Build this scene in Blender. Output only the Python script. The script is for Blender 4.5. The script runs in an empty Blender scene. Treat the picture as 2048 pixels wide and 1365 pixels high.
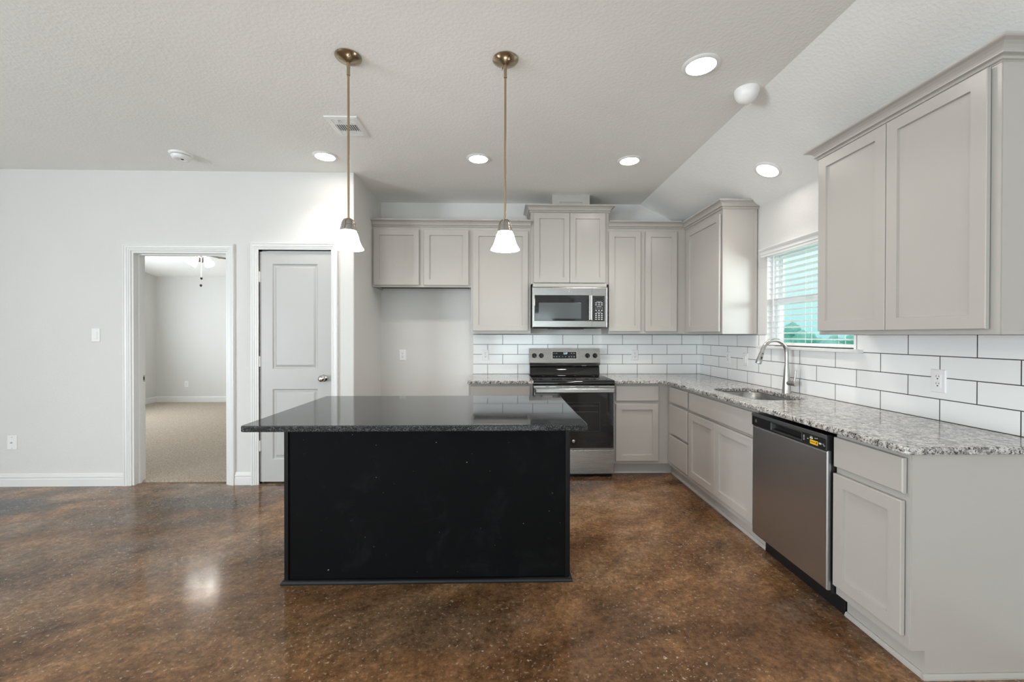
import bpy, bmesh, math, random
from mathutils import Vector, Matrix
random.seed(7)
SC = bpy.context.scene
COL = SC.collection
PI = math.pi

# ------------------------------------------------------------------ camera
EYE = 1.345
FPX, YAW, PITCH, ROLL, SHIFT = 841.96, 0.0241, -0.0058, 0.0013, -6.86
cam = bpy.data.cameras.new('camera'); camo = bpy.data.objects.new('camera', cam); COL.objects.link(camo)
cam.sensor_fit = 'HORIZONTAL'; cam.sensor_width = 36.0
cam.lens = FPX / 2048 * 36.0
cam.shift_y = SHIFT / 2048
cam.clip_start = 0.02
fw = Vector((math.sin(YAW) * math.cos(PITCH), math.cos(YAW) * math.cos(PITCH), math.sin(PITCH)))
rt = Vector((math.cos(YAW), -math.sin(YAW), 0)); up = rt.cross(fw)
r2 = rt * math.cos(ROLL) + up * math.sin(ROLL); u2 = up * math.cos(ROLL) - rt * math.sin(ROLL)
camo.matrix_world = Matrix(((r2.x, u2.x, -fw.x, 0), (r2.y, u2.y, -fw.y, 0), (r2.z, u2.z, -fw.z, EYE), (0, 0, 0, 1)))
SC.camera = camo

# ------------------------------------------------------------------ view, world, daylight
SC.view_settings.view_transform = 'Standard'
SC.view_settings.look = 'None'
SC.view_settings.exposure = 0.6
SC.view_settings.gamma = 1.0
SC.view_settings.use_curve_mapping = False
SC.cycles.max_bounces = 10
SC.cycles.diffuse_bounces = 8
SC.cycles.glossy_bounces = 5
SC.cycles.transmission_bounces = 6
SC.cycles.sample_clamp_indirect = 8
SC.cycles.caustics_reflective = False
SC.cycles.caustics_refractive = False
SC.cycles.use_denoising = True

wld = bpy.data.worlds.new('sky'); SC.world = wld; wld.use_nodes = True
nt = wld.node_tree; bg = nt.nodes['Background']
tc = nt.nodes.new('ShaderNodeTexCoord'); sp = nt.nodes.new('ShaderNodeSeparateXYZ'); rp = nt.nodes.new('ShaderNodeValToRGB')
nt.links.new(tc.outputs['Generated'], sp.inputs[0]); nt.links.new(sp.outputs['Z'], rp.inputs[0]); nt.links.new(rp.outputs[0], bg.inputs[0])
for e_, (p_, c_) in zip([rp.color_ramp.elements[0], rp.color_ramp.elements[1], rp.color_ramp.elements.new(0.5)], ((0.0, (0.40, 0.76, 0.79, 1)), (0.03, (0.47, 0.80, 0.82, 1)), (0.14, (0.74, 0.90, 0.91, 1)))):
    e_.position = p_; e_.color = c_
bg.inputs[1].default_value = 0.8

def area(name, loc, direction, sx, sy, power, color):
    l = bpy.data.lights.new(name, 'AREA'); l.shape = 'RECTANGLE'; l.size = sx; l.size_y = sy
    l.energy = power; l.color = color
    o = bpy.data.objects.new(name, l); COL.objects.link(o)
    o.location = loc; o.rotation_euler = Vector(direction).to_track_quat('-Z', 'Z').to_euler()
    return o
# daylight entering by the living-room windows behind the camera, plus added lamps in the bedroom and beyond the sink window
area('daylight_rear_window', (-2.6, -4.42, 1.35), (0, 1, 0.70), 2.4, 1.9, 62, (0.86, 0.95, 1.0))
area('daylight_rear_door', (0.7, -4.42, 1.15), (0, 1, 0.60), 1.8, 2.1, 40, (0.88, 0.96, 1.0))
area('daylight_unseen_side', (-6.02, -1.6, 1.12), (1, 0, 0.05), 1.8, 2.0, 205, (0.87, 0.95, 1.0))  # unseen side opening, stretched to door height to light low surfaces
area('added_bedroom_fill', (-6.74, 6.3, 1.5), (1, 0, 0.1), 1.5, 1.4, 52, (0.87, 0.95, 1.0))  # added fill lamp for the bedroom; no window is built behind it
area('added_light_beyond_sink_window', (3.7, 1.7, 1.75), (-0.62, 0.78, -0.06), 1.2, 1.2, 62, (0.92, 0.98, 1.0))  # added area light outdoors, brightens the end of the corner cabinet
CAN_GLOW, CAN_SPOT, PENDANT_GLOW, FAN_GLOW = 30.0, 25.0, 18.0, 20.0

# ------------------------------------------------------------------ colour and material helpers
def lin(v): v /= 255.0; return v / 12.92 if v <= 0.04045 else ((v + 0.055) / 1.055) ** 2.4
def rgb(r, g, b): return (lin(r), lin(g), lin(b), 1)
def mat(name, col, rough=0.5, metal=0.0, spec=0.5, coat=0.0, emit=None, estr=0.0):
    m = bpy.data.materials.new(name); m.use_nodes = True
    b = m.node_tree.nodes['Principled BSDF']
    b.inputs['Base Color'].default_value = col; b.inputs['Roughness'].default_value = rough
    b.inputs['Metallic'].default_value = metal; b.inputs['Specular IOR Level'].default_value = spec
    b.inputs['Coat Weight'].default_value = coat; b.inputs['Coat Roughness'].default_value = 0.08
    if emit: b.inputs['Emission Color'].default_value = emit; b.inputs['Emission Strength'].default_value = estr
    return m
class G:
    """node-graph shorthand on one material"""
    def __init__(s, m):
        s.t = m.node_tree; s.b = s.t.nodes['Principled BSDF']
        s.co = s.n('TexCoord').outputs['Object']
    def n(s, kind, **kw):
        nd = s.t.nodes.new('ShaderNode' + kind)
        for k, v in kw.items(): setattr(nd, k, v)
        return nd
    def l(s, a, b): s.t.links.new(a, b)
    def mapping(s, scale=(1, 1, 1), rot=(0, 0, 0), loc=(0, 0, 0)):
        mp = s.n('Mapping'); s.l(s.co, mp.inputs[0])
        mp.inputs['Scale'].default_value = scale; mp.inputs['Rotation'].default_value = rot; mp.inputs['Location'].default_value = loc
        return mp.outputs[0]
    def noise(s, scale, detail=4, rough=0.55, dist=0.0, co=None):
        nd = s.n('TexNoise'); s.l(co or s.co, nd.inputs['Vector'])
        nd.inputs['Scale'].default_value = scale; nd.inputs['Detail'].default_value = detail
        nd.inputs['Roughness'].default_value = rough; nd.inputs['Distortion'].default_value = dist
        return nd.outputs['Fac']
    def ramp(s, fac, stops):
        r = s.n('ValToRGB'); s.l(fac, r.inputs[0]); e = r.color_ramp.elements
        while len(e) < len(stops): e.new(0.5)
        for k, (p, c) in enumerate(stops):
            e[k].position = p; e[k].color = c if len(c) == 4 else (*c, 1)
        return r.outputs[0]
    def mix(s, fac, a, b, blend='MIX'):
        m = s.n('Mix'); m.data_type = 'RGBA'; m.blend_type = blend
        for sock, v in ((m.inputs[0], fac), (m.inputs[6], a), (m.inputs[7], b)):
            if isinstance(v, (int, float)): sock.default_value = v
            elif isinstance(v, tuple): sock.default_value = v
            else: s.l(v, sock)
        return m.outputs[2]
    def math(s, op, a, b=0.0):
        m = s.n('Math'); m.operation = op
        for sock, v in ((m.inputs[0], a), (m.inputs[1], b)):
            if isinstance(v, (int, float)): sock.default_value = v
            else: s.l(v, sock)
        return m.outputs[0]
    def color(s, c): s.l(c, s.b.inputs['Base Color'])
    def rough(s, r): s.l(r, s.b.inputs['Roughness'])
    def bump(s, h, strength, dist=0.002):
        bp = s.n('Bump'); bp.inputs['Strength'].default_value = strength; bp.inputs['Distance'].default_value = dist
        s.l(h, bp.inputs['Height']); s.l(bp.outputs[0], s.b.inputs['Normal'])
def grey(v): return (v, v, v, 1)

def painted(name, col, rough=0.5, bump=0.0, scale=60, spec=0.5):
    m = mat(name, col, rough, spec=spec); g = G(m)
    v = g.noise(3.0, 2); g.color(g.mix(v, tuple(c * 0.975 for c in col[:3]) + (1,), tuple(min(1, c * 1.02) for c in col[:3]) + (1,)))
    if bump: g.bump(g.ramp(g.noise(scale, 3, 0.5), [(0.42, grey(0)), (0.62, grey(1))]), bump, 0.003)
    return m
M = {}
M['wall'] = painted('wall paint', rgb(216, 215, 213), 0.6, 0.10, 70)
M['ceil'] = painted('ceiling paint', rgb(243, 243, 241), 0.75, 0.18, 60, 0.25)
M['trim'] = painted('trim paint', rgb(226, 226, 225), 0.35)
M['door'] = painted('door paint', rgb(187, 186, 185), 0.38)
M['cab'] = painted('cabinet greige paint', rgb(182, 177, 172), 0.28, 0.0)
M['white'] = painted('white plastic', rgb(236, 236, 236), 0.35)
M['vinyl'] = painted('white vinyl', rgb(232, 233, 234), 0.35)
M['slat'] = painted('white blind slat', rgb(240, 240, 240), 0.4)
M['black'] = mat('black paint', (0.005, 0.005, 0.006, 1), 0.35, spec=0.25)
M['plastic'] = mat('black plastic', (0.012, 0.012, 0.013, 1), 0.28)
M['glass_black'] = mat('black appliance glass', (0.006, 0.006, 0.007, 1), 0.04, spec=0.6)
M['mark'] = mat('pale print', (0.62, 0.63, 0.64, 1), 0.5)
M['dim_mark'] = mat('grey print', (0.25, 0.25, 0.26, 1), 0.5)
M['dark'] = mat('dark slot', (0.01, 0.01, 0.01, 1), 0.7)
M['wood_dark'] = painted('raw cabinet underside', rgb(78, 58, 44), 0.6)
M['yellow'] = mat('yellow sticker', rgb(235, 190, 40), 0.5)
M['clock'] = mat('clock digits', (0.4, 0.7, 0.8, 1), 0.5, emit=(0.55, 0.85, 1, 1), estr=1.0)
M['chrome'] = mat('polished nickel', (0.62, 0.61, 0.60, 1), 0.10, 1.0)
def metal(name, col, rough, axis):
    m = mat(name, col, rough, 1.0); g = G(m)
    sc = [6, 6, 6]; sc = [900 if k in axis else 4 for k in range(3)]
    v = g.noise(1.0, 2, 0.5, co=g.mapping(scale=tuple(sc)))
    g.rough(g.math('ADD', g.math('MULTIPLY', v, 0.16), rough - 0.08))
    g.bump(v, 0.03, 0.0006)
    return m
M['steel'] = metal('brushed stainless, grain across', (0.36, 0.355, 0.345, 1), 0.28, (1, 2))
M['steel_dw'] = metal('brushed stainless, grain along the door', (0.52, 0.53, 0.55, 1), 0.36, (0, 2))
M['nickel'] = metal('brushed nickel', (0.44, 0.43, 0.41, 1), 0.30, (2,))
M['brass'] = metal('aged brushed brass', (0.42, 0.34, 0.24, 1), 0.25, (0, 1))
M['can'] = mat('lit downlight lens', (0.9, 0.9, 0.9, 1), 0.5, emit=(1.0, 0.93, 0.86, 1), estr=CAN_GLOW)
M['shade'] = mat('lit frosted glass shade', (0.9, 0.9, 0.88, 1), 0.3, emit=(1.0, 0.93, 0.84, 1), estr=PENDANT_GLOW)
M['fan_glass'] = mat('lit fan glass', (0.9, 0.9, 0.88, 1), 0.3, emit=(1.0, 0.95, 0.88, 1), estr=FAN_GLOW)

def mk_tile(name, axis, off, zoff):
    m = mat(name, rgb(226, 227, 227), 0.12, spec=0.5); g = G(m)
    s = g.n('SeparateXYZ'); g.l(g.co, s.inputs[0]); c = g.n('CombineXYZ')
    u = s.outputs['X'] if axis == 'x' else g.math('MULTIPLY', s.outputs['Y'], -1.0)
    g.l(g.math('SUBTRACT', u, off), c.inputs[0]); g.l(g.math('SUBTRACT', s.outputs['Z'], zoff), c.inputs[1])
    b = g.n('TexBrick'); g.l(c.outputs[0], b.inputs['Vector'])
    b.offset = 0.5; b.offset_frequency = 2; b.squash = 1.0
    b.inputs['Scale'].default_value = 1.0; b.inputs['Brick Width'].default_value = 0.334; b.inputs['Row Height'].default_value = 0.1091
    b.inputs['Mortar Size'].default_value = 0.0023; b.inputs['Mortar Smooth'].default_value = 0.0; b.inputs['Bias'].default_value = 0.0
    b.inputs['Color1'].default_value = rgb(238, 239, 239); b.inputs['Color2'].default_value = rgb(242, 243, 243)
    b.inputs['Mortar'].default_value = rgb(62, 60, 58)
    g.color(b.outputs['Color'])
    g.rough(g.math('ADD', g.math('MULTIPLY', b.outputs['Fac'], 0.6), 0.1))
    g.bump(g.math('ADD', g.math('MULTIPLY', b.outputs['Fac'], -1.0), g.math('MULTIPLY', g.noise(6, 1), 0.25)), 0.25, 0.002)
    return m
M['tile_back'] = mk_tile('subway tile, back wall', 'x', 0.0097 - 0.334 * 4, 0.914 - 0.1091 * 2)
M['tile_right'] = mk_tile('subway tile, right wall', 'y', -(4.6638 - 0.4157) - 0.334 * 4, 0.914 - 0.1091 * 2)

def mk_granite():
    m = mat('speckled pale granite', (0.5, 0.5, 0.5, 1), 0.10, spec=0.5); g = G(m)
    a = g.noise(75, 5, 0.75, 0.8)
    base = g.ramp(g.noise(28, 5, 0.7), [(0.36, rgb(122, 117, 114)), (0.48, rgb(186, 181, 177)), (0.60, rgb(214, 210, 206)), (0.72, rgb(168, 160, 156))])
    dark = g.ramp(a, [(0.43, grey(1)), (0.475, grey(0))])
    dk2 = g.ramp(g.noise(34, 6, 0.8, 0.5), [(0.405, grey(1)), (0.45, grey(0))])
    c = g.mix(dark, base, rgb(46, 45, 46)); c = g.mix(g.math('MULTIPLY', dk2, 0.75), c, rgb(70, 68, 68))
    g.color(c)
    return m
M['granite'] = mk_granite()
def mk_black_granite():
    m = mat('black granite', (0.02, 0.02, 0.02, 1), 0.05, spec=0.36); g = G(m)
    a = g.noise(220, 3, 0.7); b = g.noise(60, 4, 0.7)
    c = g.mix(g.ramp(a, [(0.52, grey(0)), (0.70, grey(1))]), rgb(31, 32, 34), rgb(118, 122, 124))
    c = g.mix(g.math('MULTIPLY', g.ramp(b, [(0.5, grey(0)), (0.75, grey(1))]), 0.35), c, rgb(84, 87, 90))
    g.color(c)
    return m
M['granite_black'] = mk_black_granite()
def mk_black_panel():
    m = mat('worn black panel', (0.003, 0.003, 0.003, 1), 0.34, spec=0.05); g = G(m)
    dots = g.ramp(g.noise(55, 2, 0.5), [(0.775, grey(0)), (0.80, grey(1))])
    smear = g.math('MULTIPLY', g.ramp(g.noise(4.5, 6, 0.7, 0.8), [(0.55, grey(0)), (0.85, grey(1))]), 0.10)
    scuff = g.math('MULTIPLY', g.ramp(g.noise(16, 6, 0.75, 0.4), [(0.66, grey(0)), (0.80, grey(1))]), 0.28)
    c = g.mix(smear, (0.006, 0.006, 0.0065, 1), (0.10, 0.10, 0.105, 1)); c = g.mix(scuff, c, (0.16, 0.16, 0.165, 1))
    c = g.mix(g.math('MULTIPLY', dots, 0.7), c, (0.45, 0.45, 0.45, 1)); g.color(c)
    g.rough(g.math('ADD', g.math('MULTIPLY', g.noise(7, 4), 0.22), 0.30))
    return m
M['panel_black'] = mk_black_panel()

def mk_floor():
    m = mat('stained concrete', rgb(110, 85, 62), 0.2, spec=0.27); g = G(m)
    def along(deg, sx, sy):
        mp = g.n('Mapping'); mp.vector_type = 'TEXTURE'; g.l(g.co, mp.inputs[0])
        mp.inputs['Rotation'].default_value = (0, 0, math.radians(deg)); mp.inputs['Scale'].default_value = (sx, sy, 1); return mp.outputs[0]
    st = along(36, 1.25, 0.62); fine_st = along(33, 1.5, 0.42)
    big = g.noise(0.85, 7, 0.62, 0.9, st)
    c = g.ramp(big, [(0.30, rgb(76, 56, 40)), (0.42, rgb(106, 79, 56)), (0.53, rgb(132, 101, 73)), (0.66, rgb(154, 127, 100))])
    # grey, less stained patches: beside the far left wall, left half, in front of the island
    s = g.n('SeparateXYZ'); g.l(g.co, s.inputs[0])
    left = g.n('MapRange'); g.l(s.outputs['X'], left.inputs[0])
    left.inputs[1].default_value = 0.2; left.inputs[2].default_value = -4.2; left.inputs[3].default_value = -0.12; left.inputs[4].default_value = 0.10
    gm = g.ramp(g.math('ADD', g.noise(0.75, 6, 0.6, 0.7, g.mapping(scale=(1, 1.6, 1), rot=(0, 0, -0.45), loc=(3.3, 1.7, 0))), left.outputs[0]), [(0.45, grey(0)), (0.68, grey(0.75))])
    sm = g.ramp(g.noise(2.4, 7, 0.68, 0.5, fine_st), [(0.28, grey(0.24)), (0.42, grey(0.46)), (0.56, grey(0.53)), (0.74, grey(0.76))])
    c = g.mix(0.9, c, sm, 'OVERLAY')
    gc = g.ramp(g.noise(2.3, 6, 0.65), [(0.35, rgb(72, 67, 62)), (0.6, rgb(126, 121, 116))])
    c = g.mix(gm, c, gc)
    def patch(x, y, rx, ry, amt, col):
        mp = g.n('Mapping'); mp.vector_type = 'TEXTURE'; g.l(g.co, mp.inputs[0])
        mp.inputs['Location'].default_value = (x, y, 0); mp.inputs['Scale'].default_value = (rx, ry, 1)
        d = g.n('VectorMath'); d.operation = 'LENGTH'; g.l(mp.outputs[0], d.inputs[0])
        f = g.ramp(g.math('ADD', d.outputs['Value'], g.math('MULTIPLY', g.noise(3.2, 5, 0.65), 0.9)), [(0.75, grey(amt)), (1.45, grey(0))])
        return g.mix(f, c, col)
    c = patch(-0.45, 1.95, 1.1, 0.45, 0.35, rgb(98, 90, 79))
    c = patch(-4.1, 3.35, 1.5, 0.45, 0.85, rgb(74, 78, 82))
    c = patch(-2.3, 3.4, 1.1, 0.30, 0.6, rgb(82, 80, 77))
    # fine mottle, pale aggregate flecks, dark pits and hairline scratches
    c = g.mix(0.75, c, g.ramp(g.noise(7, 8, 0.75), [(0.30, grey(0.18)), (0.5, grey(0.5)), (0.70, grey(0.84))]), 'OVERLAY')
    c = g.mix(0.75, c, g.ramp(g.noise(38, 5, 0.75), [(0.30, grey(0.16)), (0.5, grey(0.5)), (0.70, grey(0.86))]), 'OVERLAY')
    c = g.mix(1.0, c, (0.91, 0.86, 0.80, 1), 'MULTIPLY')
    dens = g.ramp(g.noise(1.9, 5, 0.65), [(0.38, grey(0.15)), (0.60, grey(1.0))])
    fl = g.math('MULTIPLY', g.ramp(g.noise(58, 4, 0.65, 0.3), [(0.60, grey(0)), (0.68, grey(1))]), dens)
    c = g.mix(g.math('MULTIPLY', fl, 0.85), c, rgb(206, 188, 168))
    fl2 = g.math('MULTIPLY', g.ramp(g.noise(22, 5, 0.7, 0.6, st), [(0.63, grey(0)), (0.72, grey(1))]), dens)
    c = g.mix(g.math('MULTIPLY', fl2, 0.55), c, rgb(186, 168, 148))
    pit = g.ramp(g.noise(44, 4, 0.7, 0.2, g.mapping(loc=(9, 4, 0))), [(0.64, grey(0)), (0.72, grey(0.7))])
    c = g.mix(pit, c, rgb(44, 32, 24))
    g.color(c)
    g.rough(g.math('ADD', g.math('MULTIPLY', g.noise(6, 6, 0.7), 0.22), 0.035))
    g.bump(g.noise(22, 5, 0.65), 0.10, 0.003)
    return m
M['floor'] = mk_floor()
def mk_carpet():
    m = mat('beige carpet pile', rgb(190, 175, 158), 0.95, spec=0.1); g = G(m)
    c = g.ramp(g.noise(70, 5, 0.85), [(0.32, rgb(140, 124, 108)), (0.5, rgb(204, 189, 171)), (0.68, rgb(236, 226, 212))])
    c = g.mix(g.math('MULTIPLY', g.noise(1.6, 3, 0.5, 0, g.mapping(scale=(0.5, 2.2, 1), rot=(0, 0, 0.4))), 0.35), c, rgb(196, 186, 172))
    g.color(c); g.bump(g.noise(75, 4, 0.75), 1.0, 0.02)
    return m
M['carpet'] = mk_carpet()
def mk_wood():
    m = mat('dark walnut fan blade', rgb(70, 48, 38), 0.4); g = G(m)
    g.color(g.ramp(g.noise(3, 4, 0.6, 1.0, g.mapping(scale=(20, 2, 2))), [(0.3, rgb(48, 32, 26)), (0.7, rgb(92, 66, 52))]))
    return m
M['walnut'] = mk_wood()
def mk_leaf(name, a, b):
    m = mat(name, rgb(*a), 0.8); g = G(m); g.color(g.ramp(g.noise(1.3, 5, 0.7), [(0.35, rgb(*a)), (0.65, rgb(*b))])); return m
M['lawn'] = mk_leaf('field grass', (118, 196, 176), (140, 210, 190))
M['leaf'] = mk_leaf('foliage', (128, 190, 178), (160, 214, 204))  # pale teal puts distance haze into the leaf colour
gl = bpy.data.materials.new('window pane'); gl.use_nodes = True
_t = gl.node_tree; _t.nodes.clear(); _o = _t.nodes.new('ShaderNodeOutputMaterial'); _m = _t.nodes.new('ShaderNodeMixShader')
_a = _t.nodes.new('ShaderNodeBsdfTransparent'); _b = _t.nodes.new('ShaderNodeBsdfGlossy'); _f = _t.nodes.new('ShaderNodeFresnel')
_a.inputs[0].default_value = (0.93, 0.97, 0.96, 1); _b.inputs['Roughness'].default_value = 0.02
_g = _t.nodes.new('ShaderNodeNewGeometry'); _k = _t.nodes.new('ShaderNodeMath'); _k.operation = 'SUBTRACT'; _k.use_clamp = True
_t.links.new(_f.outputs[0], _k.inputs[0]); _t.links.new(_g.outputs['Backfacing'], _k.inputs[1]); _t.links.new(_k.outputs[0], _m.inputs[0]); _t.links.new(_a.outputs[0], _m.inputs[1]); _t.links.new(_b.outputs[0], _m.inputs[2]); _t.links.new(_m.outputs[0], _o.inputs[0])
M['pane'] = gl

# ------------------------------------------------------------------ geometry helpers
def thing(name, label, cat, loc=(0, 0, 0), group=None, kind=None):
    o = bpy.data.objects.new(name, None); COL.objects.link(o); o.location = loc; o.empty_display_size = 0.1
    if label: o['label'] = label
    if cat: o['category'] = cat
    if group: o['group'] = group
    if kind: o['kind'] = kind
    return o
def wloc(o):
    v = Vector((0, 0, 0))
    while o: v += o.location; o = o.parent
    return v
def obj(name, bm, m, parent=None, origin=None, bevel=0.0, seg=2, smooth=None, label=None, normals=True):
    """link the bmesh (world coordinates) as one mesh object"""
    if normals: bmesh.ops.recalc_face_normals(bm, faces=bm.faces)
    if parent is not None and origin is None: org = wloc(parent)
    elif origin is not None: org = Vector(origin)
    else: org = Vector((0, 0, 0))
    bmesh.ops.translate(bm, verts=bm.verts, vec=-org)
    me = bpy.data.meshes.new(name); bm.to_mesh(me); bm.free()
    if smooth is not None:
        me.shade_smooth(); me.set_sharp_from_angle(angle=math.radians(smooth))
    me.materials.append(m)
    o = bpy.data.objects.new(name, me); COL.objects.link(o)
    if parent is not None:
        o.parent = parent; o.location = org - wloc(parent)
    else: o.location = org
    if bevel:
        b = o.modifiers.new('bevel', 'BEVEL'); b.width = bevel; b.segments = seg; b.limit_method = 'ANGLE'; b.angle_limit = math.radians(40)
    if label: o['label'] = label
    return o
def tag(o, label, cat, group=None, kind=None):
    o['label'] = label; o['category'] = cat
    if group: o['group'] = group
    if kind: o['kind'] = kind
    return o
def struct(name, bm, m, parent=None, **k):
    o = obj(name, bm, m, parent, **k)
    if parent is None: o['kind'] = 'structure'
    return o
def dup(root, loc, label=None):
    r = root.copy(); COL.objects.link(r); r.location = loc
    if label: r['label'] = label
    def kids(src, dst):
        for ch in list(src.children):
            c = ch.copy(); COL.objects.link(c); c.parent = dst; kids(ch, c)
    kids(root, r)
    return r
def new(): return bmesh.new()
def box(bm, x0, y0, z0, x1, y1, z1):
    v = [bm.verts.new(p) for p in ((x0, y0, z0), (x1, y0, z0), (x1, y1, z0), (x0, y1, z0), (x0, y0, z1), (x1, y0, z1), (x1, y1, z1), (x0, y1, z1))]
    for f in ((0, 3, 2, 1), (4, 5, 6, 7), (0, 1, 5, 4), (1, 2, 6, 5), (2, 3, 7, 6), (3, 0, 4, 7)): bm.faces.new([v[i] for i in f])
    return bm
def bx(*a): return box(new(), *a)
class Frame:
    """a wall-like frame: u runs to the right as seen from the room, v up, n out into the room"""
    def __init__(s, o, u, n): s.o, s.u, s.n, s.v = Vector(o), Vector(u), Vector(n), Vector((0, 0, 1))
    def p(s, a, b, c=0.0): return s.o + s.u * a + s.v * b + s.n * c
def FB(y): return Frame((0, y, 0), (1, 0, 0), (0, -1, 0))      # faces the camera: a = X
def FR(x): return Frame((x, 0, 0), (0, -1, 0), (-1, 0, 0))     # faces left: a = -Y
def FC(z): 
    f = Frame((0, 0, z), (1, 0, 0), (0, 0, -1)); f.v = Vector((0, 1, 0)); return f   # ceiling, looking up: a = X, b = Y
def fbox(bm, F, a0, b0, c0, a1, b1, c1):
    v = [bm.verts.new(F.p(*q)) for q in ((a0, b0, c0), (a1, b0, c0), (a1, b1, c0), (a0, b1, c0), (a0, b0, c1), (a1, b0, c1), (a1, b1, c1), (a0, b1, c1))]
    for f in ((0, 3, 2, 1), (4, 5, 6, 7), (0, 1, 5, 4), (1, 2, 6, 5), (2, 3, 7, 6), (3, 0, 4, 7)): bm.faces.new([v[i] for i in f])
    return bm
def nested(bm, F, a0, b0, a1, b1, rings, cap=True, back=True):
    """nested rectangles lofted into each other: ring = (inset, height out of the frame)"""
    L = []
    for i, c in rings:
        L.append([bm.verts.new(F.p(*q)) for q in ((a0 + i, b0 + i, c), (a1 - i, b0 + i, c), (a1 - i, b1 - i, c), (a0 + i, b1 - i, c))])
    for A, B in zip(L, L[1:]):
        for k in range(4): bm.faces.new((A[k], A[(k + 1) % 4], B[(k + 1) % 4], B[k]))
    if cap: bm.faces.new(L[-1])
    if back: bm.faces.new(L[0][::-1])
    return bm
def shaker(F, a0, b0, a1, b1, rail=0.057, t=0.023):
    return nested(new(), F, a0, b0, a1, b1, [(0.016, 0.0006), (0.016, 0.0062), (0, 0.0064), (0, t - 0.0025), (0.0025, t), (rail, t), (rail + 0.0015, t - 0.012)])
def slab(F, a0, b0, a1, b1, t=0.023):
    return nested(new(), F, a0, b0, a1, b1, [(0.016, 0.0006), (0.016, 0.0062), (0, 0.0064), (0, t - 0.004), (0.001, t - 0.002), (0.004, t)])
def sweep(bm, pts, prof, E, side=1, only=None, closed=False, caps=True):
    """profile (o = offset to the right of the path, h = along e3) swept along a 2D path with mitred corners"""
    e1, e2, e3, org = [Vector(x) for x in E]
    P = [Vector(p) for p in pts]; n = len(P); rings = []
    for i in range(n):
        if closed: d0 = (P[i] - P[i - 1]).normalized(); d1 = (P[(i + 1) % n] - P[i]).normalized()
        else:
            d0 = (P[i] - P[i - 1]).normalized() if i else None; d1 = (P[i + 1] - P[i]).normalized() if i < n - 1 else None
            d0 = d0 or d1; d1 = d1 or d0
        n0 = Vector((d0.y, -d0.x)) * side; n1 = Vector((d1.y, -d1.x)) * side
        mt = (n0 + n1) / max(1e-6, 1 + n0.dot(n1))
        rings.append([bm.verts.new(org + e1 * (P[i].x + mt.x * o) + e2 * (P[i].y + mt.y * o) + e3 * h) for o, h in prof])
    segs = list(range(n if closed else n - 1)); segs = [s for s in segs if only is None or s in only]
    k = len(prof)
    for s in segs:
        A, B = rings[s], rings[(s + 1) % n]
        for j in range(k): bm.faces.new((A[j], A[(j + 1) % k], B[(j + 1) % k], B[j]))
    if caps and not (closed and only is None):
        bm.faces.new(rings[segs[0]]); bm.faces.new(rings[(segs[-1] + 1) % n][::-1])
    for v in [v for v in bm.verts if not v.link_faces]: bm.verts.remove(v)
    return bm
XY = ((1, 0, 0), (0, 1, 0), (0, 0, 1))
def lathe(bm, prof, c, axis=(0, 0, 1), seg=32, closed=False):
    """profile (r, h) turned round an axis through c"""
    ax = Vector(axis).normalized(); t = Vector((1, 0, 0)) if abs(ax.x) < 0.9 else Vector((0, 1, 0))
    e1 = ax.cross(t).normalized(); e2 = ax.cross(e1); c = Vector(c); R = []
    for r, h in prof:
        if r < 1e-6: R.append([bm.verts.new(c + ax * h)])
        else: R.append([bm.verts.new(c + ax * h + e1 * (r * math.cos(2 * PI * k / seg)) + e2 * (r * math.sin(2 * PI * k / seg))) for k in range(seg)])
    for A, B in zip(R, R[1:] + (R[:1] if closed else [])):
        if len(A) == 1 and len(B) == 1: continue
        for k in range(seg):
            k2 = (k + 1) % seg
            if len(A) == 1: bm.faces.new((A[0], B[k2], B[k]))
            elif len(B) == 1: bm.faces.new((A[k], A[k2], B[0]))
            else: bm.faces.new((A[k], A[k2], B[k2], B[k]))
    return bm
def tube(bm, pts, rad, seg=14, caps=True):
    P = [Vector(p) for p in pts]; rr = rad if isinstance(rad, (list, tuple)) else [rad] * len(P)
    prev = None; R = []
    for i, p in enumerate(P):
        d = ((P[i + 1] if i < len(P) - 1 else p) - (P[i - 1] if i else p)).normalized()
        if prev is None:
            t = Vector((0, 1, 0)) if abs(d.y) < 0.9 else Vector((1, 0, 0)); e1 = d.cross(t).normalized()
        else: e1 = (prev - d * prev.dot(d)).normalized()
        prev = e1; e2 = d.cross(e1)
        R.append([bm.verts.new(p + e1 * (rr[i] * math.cos(2 * PI * k / seg)) + e2 * (rr[i] * math.sin(2 * PI * k / seg))) for k in range(seg)])
    for A, B in zip(R, R[1:]):
        for k in range(seg): bm.faces.new((A[k], A[(k + 1) % seg], B[(k + 1) % seg], B[k]))
    if caps: bm.faces.new(R[0][::-1]); bm.faces.new(R[-1])
    return bm
def offset_poly(pts, d):
    P = [Vector(p) for p in pts]; n = len(P); out = []
    for i in range(n):
        d0 = (P[i] - P[i - 1]).normalized(); d1 = (P[(i + 1) % n] - P[i]).normalized()
        n0 = Vector((-d0.y, d0.x)); n1 = Vector((-d1.y, d1.x)); out.append(P[i] + (n0 + n1) / (1 + n0.dot(n1)) * d)
    return out                                         # counter-clockwise loop: d > 0 moves inward
def arc(cx, cy, r, a0, a1, n=8):
    return [(cx + r * math.cos(math.radians(a0 + (a1 - a0) * k / n)), cy + r * math.sin(math.radians(a0 + (a1 - a0) * k / n))) for k in range(n + 1)]
def rrect(x0, y0, x1, y1, r, n=8):
    return arc(x1 - r, y0 + r, r, -90, 0, n) + arc(x1 - r, y1 - r, r, 0, 90, n) + arc(x0 + r, y1 - r, r, 90, 180, n) + arc(x0 + r, y0 + r, r, 180, 270, n)
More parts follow.
